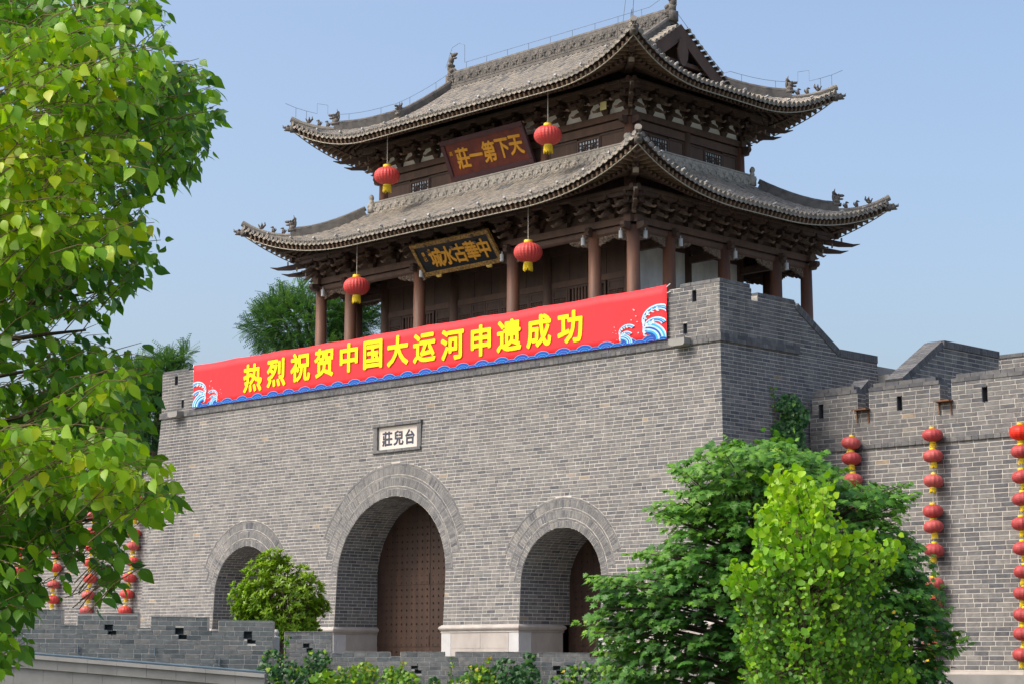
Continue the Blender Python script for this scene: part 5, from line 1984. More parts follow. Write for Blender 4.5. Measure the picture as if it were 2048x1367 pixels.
string([(2041, 864), (2043, 902), (2045, 952), (2046, 997), (2044, 1046), (2047, 1095), (2049, 1143), (2048, 1186), (2048, 1229), (2048, 1266), (2047, 1309)], 0.34, (8.4, 3.95, 9.56), 1, [NW] + [A] * 10, 'small lanterns right of the gate', 'lantern string at the right edge of the picture', 4.2)
string([(42, 1040), (41, 1072), (41, 1103), (38, 1138), (36, 1170), (33, 1200)], 0.30, None, 0, B, 'small lanterns left of the gate', 'farthest left lantern string behind the tree', 4.2)
string([(118, 1042), (115, 1074), (112.8, 1104.7), (110.7, 1134.6), (107, 1167.7), (105.5, 1197.6), (103, 1227)], 0.30, None, 0, B, 'small lanterns left of the gate', 'second lantern string from the left edge', 4.2)
string([(190, 998), (187.5, 1030), (186, 1062), (183, 1093), (180, 1124), (180, 1156), (175.8, 1188.8), (172, 1220)], 0.30, None, 0, B, 'small lanterns left of the gate', 'third lantern string from the left edge', 4.2)
string([(273, 998), (271, 1030), (268, 1066), (266, 1091), (265, 1122), (259, 1154.5), (254, 1186.7), (250, 1220)], 0.30, None, 0, B, 'small lanterns left of the gate', 'lantern string beside the left corner of the gate', 4.2)

# ------------------------------------------------------------------ stair wall and far parapets on the wall walk
def slab_wall(name, label, pts_top, x, z_low, thick, mat_rows=0.138, npx=40):
    """a brick wall in a plane X = x, facing +X, with the given (y, z) top line"""
    t = thing(name, (x, pts_top[0][0], z_low), label, 'wall')
    def topf(y):
        for (a, za), (b, zb) in zip(pts_top, pts_top[1:]):
            if a <= y <= b:
                return za + (zb - za) * (y - a) / (b - a)
        return -1
    P = lambda u, z, n: (x + n, u, z)
    y0, y1 = pts_top[0][0], pts_top[-1][0]
    f = prof_iv(topf, y0, y1)
    bb, mm = MB(), MB()
    br = lay(f, z_low, max(p[1] for p in pts_top), mat_rows, 0.46, rng)
    tp, rs = split_largest(br, P, npx, 0.2)
    brick_faces(bb, rs, P, rng, dark=0.25)
    brick_objects(tp, P, t, M['brick'], rng, key='gate')
    mm.prism([(y0, z_low), (y1, z_low)] + [(a, b) for a, b in reversed(pts_top)], (0, 1, 0), (0, 0, 1), (x, 0, 0), 0.0, -thick, (1, 0, 0))
    for (a, za), (b, zb) in zip(pts_top, pts_top[1:]):
        d = Vector((0, b - a, zb - za))
        k = max(1, int(d.length / 0.15))
        dn = d.normalized()
        up = Vector((0, -dn.z, dn.y))
        for i in range(k):
            c = Vector((x - thick / 2, a, za)) + d * ((i + 0.5) / k) + up * 0.10
            bb.beam(c - dn * (d.length / k / 2 - 0.007), c + dn * (d.length / k / 2 - 0.007), thick + 0.10, 0.22, up, brick_tint(rng, 0.4) * 0.55)
    # front end face
    PE = lambda u, z, n: (x - u, y0 - n, z)
    obj('brickwork', bb, M['brick'], t, kind='stuff')
    obj('mortar_core', mm, M['mortar'], t)
    return t
slab_wall('stair_wall', 'stair side wall with a steep sloping brick coping on the wall walk', [(5.2, 10.40), (7.55, 11.82), (10.9, 11.82)], 3.05, 8.6, 0.55)
slab_wall('stair_wall', 'low sloping brick stair cheek just behind the nearest merlon', [(4.75, 9.9), (5.6, 10.55)], 1.55, 8.6, 0.45, npx=5)
w2 = thing('rear_parapet', (2.0, 12.0, 8.6), 'dark brick rear parapet behind the stair wall', 'wall')
bb, mm = MB(), MB()
PR = lambda u, z, n: (u, 12.0 - n, z)
brick_faces(bb, lay(lambda z: [(-0.5, 4.4)], 8.6, 11.98, 0.138, 0.46, rng), PR, rng, dark=0.4)
mm.box(-0.5, 4.4, 12.0, 12.45, 8.6, 11.98)
for i in range(10):
    bb.box(-0.5 + i * 0.48, -0.5 + i * 0.48 + 0.47, 11.96, 12.5, 11.98, 12.10, brick_tint(rng, 0.5) * 0.5)
obj('brickwork', bb, M['brick'], w2, kind='stuff')
obj('mortar_core', mm, M['mortar'], w2)

# ------------------------------------------------------------------ low battlement walls in front of the terrace
def low_wall(name, label, A, B, sections, holes, ch, bl, z_low, matb, npx, key, slope=0.0, thick=0.42):
    """vertical wall from A to B (world xy); sections: (s0, s1, top) along it"""
    A, B = Vector((A[0], A[1], 0)), Vector((B[0], B[1], 0))
    U = (B - A).normalized()
    Nn = Vector((U.y, -U.x, 0))
    if Nn.dot(CAM - A) < 0:
        Nn = -Nn
    t = thing(name, (A.x, A.y, z_low), label, 'wall')
    def P(u, z, n):
        q = A + U * u + Nn * n
        return (q.x, q.y, z - slope * u)
    bb, mm = MB(), MB()
    zmax = max(s[2] for s in sections)
    def iv(z):
        out = [(a, b) for a, b, tp in sections if tp > z]
        mg = []
        for a, b in out:
            if mg and abs(mg[-1][1] - a) < 1e-3:
                mg[-1] = (mg[-1][0], b)
            else:
                mg.append((a, b))
        for h in holes:
            if h[2] < z < h[3]:
                mg = sub_iv(mg, h[0], h[1])
        return mg
    notch = [(h[0] + 0.10, h[1] + 0.10, h[2] - 0.13, h[2]) for h in holes]
    all_h = list(holes) + notch
    def iv2(z):
        mg = iv(z)
        for h in notch:
            if h[2] < z < h[3]:
                mg = sub_iv(mg, h[0], h[1])
        return mg
    br = lay(iv2, z_low, zmax, ch, bl, rng, 0.12)
    tp, rs = split_largest(br, P, npx, 0.15)
    brick_faces(bb, rs, P, rng, mort=0.018, proud=0.008)
    brick_objects(tp, P, t, matb, rng, mort=0.018, proud=0.008, key=key)
    for a, b, top_ in sections:
        core(mm, a, b, z_low, top_ - 0.005, all_h, P, thick)
        u = a
        while u < b - 0.02:
            e = min(u + bl * 1.02, b)
            if b - e < 0.12:
                e = b
            bb.hexa([P(u + 0.006, top_ - 0.004, 0.018), P(e - 0.006, top_ - 0.004, 0.018), P(e - 0.006, top_ - 0.004, -thick), P(u + 0.006, top_ - 0.004, -thick), P(u + 0.006, top_ + 0.012, 0.012), P(e - 0.006, top_ + 0.012, 0.012), P(e - 0.006, top_ + 0.012, -thick), P(u + 0.006, top_ + 0.012, -thick)], rng.uniform(0.1, 0.5))
            u = e
    for h in holes:                      # loopholes: shade-dark lining, and an added plug behind to keep them dark
        line_hole(bb, P, h, 0.19)
        line_hole(bb, P, (h[0] + 0.10, h[1] + 0.10, h[2] - 0.13, h[2]), 0.19)
        w_ = h[1] - h[0]
        u0, u1 = h[0] - 0.03, h[1] + 0.12
        bb.hexa([P(u0, h[2] - 0.2, -0.23), P(u1, h[2] - 0.2, -0.23), P(u1, h[2] - 0.2, -0.41), P(u0, h[2] - 0.2, -0.41), P(u0, h[3] + 0.05, -0.23), P(u1, h[3] + 0.05, -0.23), P(u1, h[3] + 0.05, -0.41), P(u0, h[3] + 0.05, -0.41)], 0.2)
    obj('brickwork', bb, matb, t, kind='stuff')
    obj('mortar_core', mm, M['mortar'], t)
    return t, P
def xy(px, D):
    p = at(px, 1300, D)
    return (p.x, p.y)
S0 = 57.0 / FPX * 1.0      # metres per pixel along a wall facing the camera at 57 m
def sp(px, base):
    return (px - base) * S0
b0 = -40
secs = [(sp(-40, b0), sp(40, b0), 3.36), (sp(40, b0), sp(118, b0), 3.34), (sp(118, b0), sp(150, b0), 2.90), (sp(150, b0), sp(270, b0), 3.26), (sp(270, b0), sp(296, b0), 2.86),
        (sp(296, b0), sp(408, b0), 3.18), (sp(408, b0), sp(430, b0), 2.80), (sp(430, b0), sp(538, b0), 3.10)]
hol = [(sp(205, b0), sp(221, b0), 2.78, 2.96), (sp(345, b0), sp(361, b0), 2.70, 2.88), (sp(481, b0), sp(497, b0), 2.60, 2.80)]
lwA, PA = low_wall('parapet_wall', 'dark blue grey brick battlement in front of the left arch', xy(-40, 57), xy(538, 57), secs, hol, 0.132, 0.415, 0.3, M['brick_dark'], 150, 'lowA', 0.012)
b0 = 568
S0 = 58.5 / FPX
secs = [(0, sp(662, b0), 2.72), (sp(662, b0), sp(684, b0), 2.10), (sp(684, b0), sp(778, b0), 2.14), (sp(778, b0), sp(798, b0), 2.01), (sp(798, b0), sp(886, b0), 2.14), (sp(886, b0), sp(906, b0), 2.01),
        (sp(906, b0), sp(1046, b0), 2.14), (sp(1046, b0), sp(1070, b0), 1.99), (sp(1070, b0), sp(1172, b0), 2.11), (sp(1172, b0), sp(1192, b0), 1.97), (sp(1192, b0), sp(1300, b0), 2.09)]
hol = [(sp(606, b0), sp(618, b0), 2.26, 2.44), (sp(820, b0), sp(833, b0), 1.66, 1.80), (sp(936, b0), sp(948, b0), 1.62, 1.76), (sp(1100, b0), sp(1114, b0), 1.62, 1.74), (sp(1136, b0), sp(1148, b0), 1.62, 1.74)]
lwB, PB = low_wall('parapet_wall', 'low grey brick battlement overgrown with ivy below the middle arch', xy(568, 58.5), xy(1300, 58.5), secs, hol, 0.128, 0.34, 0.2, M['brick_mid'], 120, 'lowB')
# gate post between the two battlements
p = at(552, 1300, 57.6)
gp = MB()
gp.box(-0.09, 0.09, -0.09, 0.09, 0.2, 2.52)
gp.lathe([(0.11, 2.52), (0.11, 2.56), (0.05, 2.60), (0.08, 2.70), (0.04, 2.78)], (0, 0, 0), 10)
o = obj('marble_post', gp, M['stone_white'], None, world=Matrix.Translation((p.x, p.y, 0)) @ Matrix.Rotation(YAW, 4, 'Z'))
tag(o, 'slim white stone post in the gap between the two battlements', 'post')
p = at(410, 1290, 59.5)
gp = MB()
gp.box(-0.10, 0.10, -0.10, 0.10, 0.4, 2.62)
gp.lathe([(0.12, 2.62), (0.12, 2.66), (0.06, 2.70), (0.10, 2.82), (0.04, 2.92)], (0, 0, 0), 10)
o = obj('marble_post', gp, M['stone_white'], None, world=Matrix.Translation((p.x, p.y, 0)) @ Matrix.Rotation(YAW, 4, 'Z'))
tag(o, 'white stone railing post with a knob seen through a crenel below the left arch', 'post')
# conduit pipe stubs on the left battlement
for px, py in ((156, 1297), (310, 1302), (439, 1322)):
    b = MB()
    q = at(px, py, 56.95)
    b.tube([q + Vector((0, 0, 0.10)), q + Vector((0, 0, -0.12))], 0.022, 6)
    obj('pipe_stub', b, M['pipe'], lwA)
# sloping stone ramp wall with coping at the lower left
rp = thing('ramp_wall', at(250, 1367, 54), 'pale stone ramp wall with sloping coping at the bottom left', 'wall')
def ramp_line(px0, py0, px1, py1, D, n):
    return [at(px0 + (px1 - px0) * i / n, py0 + (py1 - py0) * i / n, D) for i in range(n + 1)]
tl_ = ramp_line(-60, 1306, 530, 1354, 54.0, 10)
vn = -F2
for i in range(10):
    a, b = tl_[i], tl_[i + 1]
    d = (b - a)
    g_ = d * 0.004
    cp = MB()
    cp.hexa([a + g_ + vn * 0.12, b - g_ + vn * 0.12, b - g_ - vn * 0.5, a + g_ - vn * 0.5, a + g_ + vn * 0.10 + Vector((0, 0, 0.10)), b - g_ + vn * 0.10 + Vector((0, 0, 0.10)), b - g_ - vn * 0.5 + Vector((0, 0, 0.10)), a + g_ - vn * 0.5 + Vector((0, 0, 0.10))])
    obj('coping_stone', cp, M['stone_grey'], rp)
    for j, (z0, z1) in enumerate(((0.26, 0.006), (1.2, 0.27), (2.6, 1.21))):
        cs = MB()
        sh = d * (0.5 if j == 1 else 0.0)
        a2, b2 = a + sh + g_, b + sh - g_
        off = 0.06 if j == 0 else 0.0
        cs.hexa([a2 + vn * off - Vector((0, 0, z0)), b2 + vn * off - Vector((0, 0, z0)), b2 - vn * 0.4 - Vector((0, 0, z0)), a2 - vn * 0.4 - Vector((0, 0, z0)),
                 a2 + vn * off - Vector((0, 0, z1)), b2 + vn * off - Vector((0, 0, z1)), b2 - vn * 0.4 - Vector((0, 0, z1)), a2 - vn * 0.4 - Vector((0, 0, z1))])
        obj('wall_stone', cs, M['stone_grey'], rp)
pp = MB()
pp.tube([v + vn * 0.02 + Vector((0, 0, 0.14)) for v in tl_], 0.035, 6)
po = obj('conduit_pipe', pp, M['pipe'])
tag(po, 'blue grey pipe running along the sloping stone coping', 'pipe')

# ------------------------------------------------------------------ leaves and trees
def leaf_template(kind):
    if kind in ('ovate', 'round', 'lance'):
        w = {'ovate': (0.21, 0.30, 0.26, 0.10), 'round': (0.40, 0.52, 0.46, 0.22), 'lance': (0.13, 0.17, 0.15, 0.08)}[kind]
        ys = (0.16, 0.36, 0.58, 0.82) if kind != 'round' else (0.08, 0.32, 0.58, 0.82)
        dr = 0.10 if kind == 'round' else 0.22
        v = [(0, 0, 0)]
        for a, y in zip(w, ys):
            v += [(-a, y, 0.16 * a - dr * y * y), (0, y + 0.015, -dr * y * y), (a, y, 0.16 * a - dr * y * y)]
        v += [(0, 1.0, -dr)]
        f = [(0, 2, 1), (0, 3, 2)]
        for i in range(3):
            o = 1 + 3 * i
            f += [(o, o + 1, o + 4, o + 3), (o + 1, o + 2, o + 5, o + 4)]
        f += [(10, 11, 13), (11, 12, 13)]
        return np.array(v, float), f
    if kind in ('maple', 'ivy'):
        if kind == 'maple':
            pts = [(0, 0), (-0.30, 0.02), (-0.22, 0.22), (-0.55, 0.34), (-0.24, 0.46), (-0.30, 0.74), (-0.10, 0.62), (0, 1.0), (0.10, 0.62), (0.30, 0.74), (0.24, 0.46), (0.55, 0.34), (0.22, 0.22), (0.30, 0.02)]
        else:
            pts = [(0, 0.05), (-0.28, 0.0), (-0.50, 0.28), (-0.26, 0.42), (-0.34, 0.66), (-0.12, 0.66), (0, 1.0), (0.12, 0.66), (0.34, 0.66), (0.26, 0.42), (0.50, 0.28), (0.28, 0.0)]
        v = [(0, 0.35, 0.03)] + [(x, y, -0.18 * (x * x + (y - 0.35) ** 2)) for x, y in pts]
        n = len(pts)
        return np.array(v, float), [(0, 1 + (i + 1) % n, 1 + i) for i in range(n)]
    if kind == 'frond':
        v, f = [], []
        n = 9
        for i in range(n):
            y = 0.1 + 0.9 * i / (n - 1)
            L = 0.20 * (1 - 0.55 * abs(i / (n - 1) - 0.4))
            for s in (-1, 1):
                o = len(v)
                z = -0.25 * y * y
                v += [(0, y, z), (s * L * 0.5, y + 0.05, z + 0.01), (s * L, y + 0.05, z - 0.03), (s * L * 0.5, y - 0.03, z)]
                f += [(o, o + 1, o + 2, o + 3)]
        return np.array(v, float), f

def mesh_np(name, verts, faces_t, reps, tints, mat, smooth=True):
    """verts (n*k,3); faces_t: template faces repeated n times with offsets"""
    k = len(verts) // reps
    me = bpy.data.meshes.new(name)
    lens = np.array([len(f) for f in faces_t])
    flat = np.concatenate([np.array(f) for f in faces_t])
    loops = (flat[None, :] + (np.arange(reps) * k)[:, None]).ravel()
    lt = np.tile(lens, reps)
    ls = np.concatenate([[0], np.cumsum(lt)[:-1]])
    me.vertices.add(len(verts))
    me.vertices.foreach_set('co', np.ascontiguousarray(verts, dtype=np.float32).ravel())
    me.loops.add(len(loops))
    me.loops.foreach_set('vertex_index', loops.astype(np.int32))
    me.polygons.add(len(lt))
    me.polygons.foreach_set('loop_start', ls.astype(np.int32))
    me.polygons.foreach_set('loop_total', lt.astype(np.int32))
    me.materials.append(mat)
    a = me.attributes.new('tint', 'FLOAT', 'FACE')
    a.data.foreach_set('value', np.repeat(np.asarray(tints, np.float32), len(faces_t)))
    me.polygons.foreach_set('use_smooth', np.full(len(lt), smooth))
    me.update(calc_edges=True)
    me.validate()
    return me

def frame_from(axis, normal):
    y = axis.normalized()
    z = normal - y * normal.dot(y)
    z = z.normalized() if z.length > 1e-5 else y.orthogonal().normalized()
    x = y.cross(z)
    return x, y, z

def foliage(parent, leaves, kind, mat, single=0, part='crown', single_name='leaf'):
    """leaves: list of (pos, axis, normal, size, tint)"""
    tv, tf = leaf_template(kind)
    scored = []
    if single:
        for i, (p, a, n, s, t) in enumerate(leaves):
            x, y, w = to_px(p)
            vis = 0 < x < 2048 and 0 < y < 1367 and w > 0
            scored.append(((s / w * (0.4 + abs(n.normalized().dot((CAM - p).normalized())))) if vis else 0, i))
        scored.sort(reverse=True)
    top = {i for sc, i in scored[:single] if sc > 0}
    rest = [l for i, l in enumerate(leaves) if i not in top]
    V = np.empty((len(rest), len(tv), 3))
    T_ = np.empty(len(rest))
    for i, (p, a, n, s, t) in enumerate(rest):
        x, y, z = frame_from(a, n)
        Rm = np.array((x, y, z)) * s
        V[i] = tv @ Rm + np.array(p)
        T_[i] = t
    me = mesh_np(part, V.reshape(-1, 3), tf, len(rest), T_, mat)
    co = link(bpy.data.objects.new(part, me), parent)
    co['kind'] = 'stuff'
    if top:
        pool = {}
        for i in top:
            p, a, n, s, t = leaves[i]
            q = min(19, int(t * 20))
            if q not in pool:
                pool[q] = mesh_np('leaf', tv.copy(), tf, 1, [(q + 0.5) / 20], mat)
            x, y, z = frame_from(a, n)
            m = Matrix((x * s, y * s, z * s)).transposed().to_4x4()
            m.translation = p
            link(bpy.data.objects.new(single_name, pool[q]), parent, m)
    return co

def inside(poly, x, y):
    c = False
    j = len(poly) - 1
    for i in range(len(poly)):
        xi, yi = poly[i]
        xj, yj = poly[j]
        if (yi > y) != (yj > y) and x < (xj - xi) * (y - yi) / (yj - yi) + xi:
            c = not c
        j = i
    return c
def rvec(r):
    return Vector((r.gauss(0, 1), r.gauss(0, 1), r.gauss(0, 1))).normalized()
UPV = Vector((0, 0, 1))
def ell(x, y, l):
    v = 0.0
    for cx, cy, rx, ry, a in l:
        d = ((x - cx) / rx) ** 2 + ((y - cy) / ry) ** 2
        v = max(v, a * math.exp(-d))
    return v
def limbs(mb, base, tips, r0, r1, rnd, n=6, sag=0.0):
    for t in tips:
        t = Vector(t)
        base_ = Vector(base)
        pts = []
        wob = rvec(rnd) * (t - base_).length * 0.06
        for i in range(n + 1):
            f = i / n
            pts.append(base_.lerp(t, f) + wob * math.sin(math.pi * f) + Vector((0, 0, sag * math.sin(math.pi * f))))
        mb.tube(pts, [r0 + (r1 - r0) * i / n for i in range(n + 1)], 6)

# ---- the near tree at the left edge
rg = random.Random(42)
POLY_L = [(-330, -120), (300, -60), (335, 5), (340, 62), (350, 108), (398, 112), (430, 162), (446, 225), (440, 292), (395, 345), (350, 362), (300, 352), (290, 400), (312, 430), (327, 480), (302, 545), (268, 572), (238, 612),
          (214, 640), (235, 662), (296, 690), (322, 728), (300, 800), (290, 850), (305, 885), (335, 915), (352, 960), (372, 990), (330, 1022), (300, 1010), (284, 1070), (288, 1140), (262, 1172), (238, 1165),
          (205, 1125), (150, 1162), (112, 1190), (72, 1225), (58, 1290), (32, 1325), (-10, 1330), (-330, 1367)]
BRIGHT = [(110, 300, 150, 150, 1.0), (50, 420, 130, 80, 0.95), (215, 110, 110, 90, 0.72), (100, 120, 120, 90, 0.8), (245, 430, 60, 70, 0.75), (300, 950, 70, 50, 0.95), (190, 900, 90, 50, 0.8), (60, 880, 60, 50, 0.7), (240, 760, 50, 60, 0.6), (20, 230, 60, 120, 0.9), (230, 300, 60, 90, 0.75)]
CLEAR = [(108, 1165, 24, 62), (178, 1170, 24, 62), (180, 1045, 16, 30), (258, 1180, 26, 60), (268, 1060, 18, 40), (40, 1120, 12, 30), (150, 660, 60, 26), (262, 640, 40, 36), (40, 690, 30, 16)]
GAP = [(150, 650, 110, 45, 0.92), (60, 720, 80, 40, 0.7), (260, 640, 60, 60, 0.9), (250, 700, 40, 30, 0.5), (215, 880, 40, 20, 0.5), (290, 330, 30, 30, 0.5), (112, 1130, 26, 60, 0.85), (182, 1100, 26, 80, 0.85), (268, 1090, 22, 80, 0.7), (40, 1110, 20, 40, 0.6)]
near = thing('broadleaf_tree', at(-330, 1500, 10.5) * 1.0, 'large leafy tree with big bright green leaves at the left edge', 'tree')
base_near = at(-330, 1310, 10.5)
base_near.z = 0.0
WM[near.name] = Matrix.Translation(base_near)
near.matrix_basis = WM[near.name]
leaves, tw = [], MB()
cam_right, n_spr = RT, 0
def sprig(tip_px, D, bright, out, tw, rnd, nl, lsize, hub):
    tip = at(tip_px[0], tip_px[1], D)
    d = (tip - hub)
    d.normalize()
    d = (d * 0.8 + UPV * 0.05 + rvec(rnd) * 0.35).normalized()
    L = rnd.uniform(0.26, 0.42)
    root = tip - d * L
    side = d.cross(UPV)
    mid = root.lerp(tip, 0.5) + UPV * 0.03
    tw.tube([root, mid, tip], [0.0032, 0.0026, 0.0015], 4)
    for i in range(nl):
        f = 0.15 + 0.85 * i / max(1, nl - 1)
        p = root.lerp(tip, f) + UPV * (0.03 * math.sin(math.pi * f))
        sgn = 1 if i % 2 else -1
        ax = (d * rnd.uniform(0.2, 0.7) + side * sgn * rnd.uniform(0.2, 0.8) - UPV * rnd.uniform(0.35, 1.1) + rvec(rnd) * 0.3).normalized()
        nm = (UPV * 0.45 + (CAM - p).normalized() * 0.45 + rvec(rnd) * 0.75)
        q = p + ax * 0.025
        qx, qy, _ = to_px(q + ax * 0.05)
        if any(((qx - a) / c) ** 2 + ((qy - b) / d_) ** 2 < 1 for a, b, c, d_ in CLEAR) and rnd.random() < 0.9:
            continue
        t = bright + rnd.gauss(0, 0.10) + (0.12 if f > 0.85 and rnd.random() < 0.5 else 0)
        s = lsize * rnd.uniform(0.6, 1.35) * (0.55 if (f > 0.9 and rnd.random() < 0.4) else 1.0)
        out.append((q, ax, nm, s, min(0.999, max(0.0, t))))
k = 0
tries = 0
while k < 1800 and tries < 60000:
    tries += 1
    x, y = rg.uniform(-110, 450), rg.uniform(-60, 1335)
    if not inside(POLY_L, x, y) or rg.random() < ell(x, y, GAP):
        continue
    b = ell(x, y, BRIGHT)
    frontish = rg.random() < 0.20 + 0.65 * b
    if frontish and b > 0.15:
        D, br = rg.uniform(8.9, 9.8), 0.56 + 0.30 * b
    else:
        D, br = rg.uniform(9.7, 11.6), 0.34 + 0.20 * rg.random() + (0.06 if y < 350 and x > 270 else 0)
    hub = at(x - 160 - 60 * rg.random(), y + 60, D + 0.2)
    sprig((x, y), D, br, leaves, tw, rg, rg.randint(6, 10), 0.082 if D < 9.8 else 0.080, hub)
    k += 1
for i in range(70):
    x, y = rg.uniform(-330, -100), rg.uniform(-120, 1300)
    D = rg.uniform(9.0, 12.0)
    sprig((x, y), D, 0.35 + 0.2 * rg.random(), leaves, tw, rg, 8, 0.092, at(-330, y + 60, 10.5))
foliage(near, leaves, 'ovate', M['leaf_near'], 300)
obj('twigs', tw, M['twig'], near, kind='stuff')
tk = MB()
hub0 = base_near + Vector((0, 0, 1.6))
tk.tube([base_near, base_near + Vector((0.02, 0, 0.8)), hub0, base_near + Vector((0.1, -0.05, 3.2)), base_near + Vector((0.05, 0.0, 5.2))], [0.20, 0.16, 0.14, 0.10, 0.05], 10)
obj('trunk', tk, M['bark'], near, True)
for i in range(14):
    y = 60 + i * 75
    fx = rg.uniform(90, 220)
    mb = MB()
    st_ = base_near + Vector((0.05, 0, max(0.9, at(-330, y + 130, 10.5).z)))
    if st_.z > 5.0:
        st_.z = 5.0
    limbs(mb, st_, [at(fx, y, rg.uniform(9.6, 11.0))], 0.035, 0.006, rg, 6, 0.06)
    obj('branch', mb, M['bark'], near, True)

# ---- maple in front of the gate corner
rg = random.Random(5)
POLY_M = [(1385, 905), (1440, 878), (1500, 905), (1590, 885), (1690, 935), (1740, 985), (1822, 975), (1832, 1010), (1800, 1050), (1852, 1090), (1872, 1150), (1892, 1200), (1902, 1240), (1938, 1282), (1900, 1310), (1925, 1380),
          (1175, 1380), (1200, 1332), (1182, 1272), (1160, 1235), (1190, 1215), (1170, 1158), (1240, 1162), (1292, 1122), (1262, 1100), (1332, 1090), (1338, 1050), (1282, 1016), (1335, 1005), (1345, 960), (1335, 930)]
maple = thing('maple_tree', at(1545, 1367, 49.5), 'spreading dark green maple in front of the gate corner, behind a brighter tree', 'tree')
bm = at(1545, 1367, 49.5)
bm.z = 0.0
WM[maple.name] = Matrix.Translation(bm)
maple.matrix_basis = WM[maple.name]
leaves, tips = [], []
k = 0
while k < 1500:
    x, y = rg.uniform(1150, 1945), rg.uniform(870, 1400)
    if not inside(POLY_M, x, y):
        continue
    k += 1
    D = 49.5 + rg.uniform(-2.4, 2.0) * math.sqrt(max(0.1, 1 - ((x - 1540) / 420) ** 2))
    c = at(x, y, D)
    if rg.random() < 0.06:
        tips.append(c.copy())
    out = (c - (bm + Vector((0, 0, c.z - 0.4))))
    out = (out.normalized() + (rvec(rg) * 0.35) + (-F2) * 0.15)
    out.z = rg.uniform(-0.25, 0.12)
    out.normalize()
    sd = out.cross(UPV).normalized()
    hb = 0.38 + 0.38 * max(0.0, (1330 - y) / 440) + rg.gauss(0, 0.09)  # tint rises with height: shade low in the crown put into leaf colour
    L = rg.uniform(0.6, 1.1)
    for i in range(rg.randint(11, 16)):
        f = rg.random()
        p = c - out * (L * f) + sd * rg.gauss(0, 0.06 + 0.16 * f) + UPV * (0.10 * math.sin(1.6 * f) + rg.gauss(0, 0.03))
        ax = (out * 0.8 + rvec(rg) * 0.5 - UPV * rg.uniform(0.25, 0.8)).normalized()
        nm = UPV * 1.0 + rvec(rg) * 0.35 + (CAM - p).normalized() * 0.35
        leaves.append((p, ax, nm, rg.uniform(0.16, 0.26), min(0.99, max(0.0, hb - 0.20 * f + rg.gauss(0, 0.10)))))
# longer sprays that reach out past the mass
for (x, y) in [p for p in POLY_M if p[1] < 1340] + [((a[0] + b[0]) / 2, (a[1] + b[1]) / 2) for a, b in zip(POLY_M, POLY_M[1:]) if max(a[1], b[1]) < 1340]:
    for rep in range(2):
        left = -1 if x < 1560 else 1
        c = at(x + left * rg.uniform(-12, 10), y + rg.uniform(-12, 8), 49.0 + rg.uniform(-0.8, 0.8))
        out = (RT * left + UPV * (0.12 + max(0.0, (1000 - y) / 250.0)) + rvec(rg) * 0.2).normalized()
        sd = out.cross(UPV).normalized()
        L = rg.uniform(1.0, 1.7)
        for i in range(26):
            f = rg.random()
            p = c - out * (L * f) + sd * rg.gauss(0, 0.03 + 0.14 * f) + UPV * (-0.06 * f + rg.gauss(0, 0.025))
            ax = (out * 0.8 + rvec(rg) * 0.5 - UPV * rg.uniform(0.3, 0.9)).normalized()
            leaves.append((p, ax, UPV + rvec(rg) * 0.35 - F2 * 0.3, rg.uniform(0.13, 0.22), min(0.99, max(0.0, 0.74 + rg.gauss(0, 0.12)))))
        tips.append(c - out * 0.2)
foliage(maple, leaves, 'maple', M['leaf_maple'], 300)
tk = MB()
tk.tube([bm, bm + Vector((0.05, 0, 1.2)), bm + Vector((-0.1, 0.1, 2.6)), bm + Vector((0.0, 0.2, 4.6)), at(1440, 885, 49.5)], [0.22, 0.18, 0.14, 0.08, 0.01], 9)
obj('trunk', tk, M['bark'], maple, True)
br = MB()
for i, t in enumerate(tips):
    limbs(br, bm + Vector((0, 0.05, min(4.2, max(1.0, t.z - 0.9)))), [t], 0.05, 0.008, rg, 5, 0.15)
obj('branches', br, M['bark'], maple, True, kind='stuff')

# ---- bright young poplar before the maple
rg = random.Random(9)
POLY_P = [(1540, 942), (1565, 928), (1605, 930), (1640, 985), (1652, 945), (1668, 975), (1668, 1010), (1700, 1040), (1705, 1095), (1722, 1110), (1735, 1040), (1760, 1058), (1752, 1100), (1795, 1065), (1808, 1085), (1790, 1120), (1765, 1140), (1770, 1205), (1812, 1228), (1828, 1262), (1810, 1300), (1832, 1345), (1800, 1380),
          (1470, 1380), (1480, 1320), (1455, 1262), (1485, 1222), (1440, 1150), (1462, 1118), (1500, 1122), (1512, 1065), (1505, 1010), (1530, 985)]
pop = thing('poplar_tree', at(1620, 1367, 22.0), 'young poplar with bright yellow green leaves in front of the dark maple', 'tree')
bp_ = at(1620, 1367, 22.0)
bp_.z = 0.0
WM[pop.name] = Matrix.Translation(bp_)
pop.matrix_basis = WM[pop.name]
leaves, tw, tips = [], MB(), []
k = 0
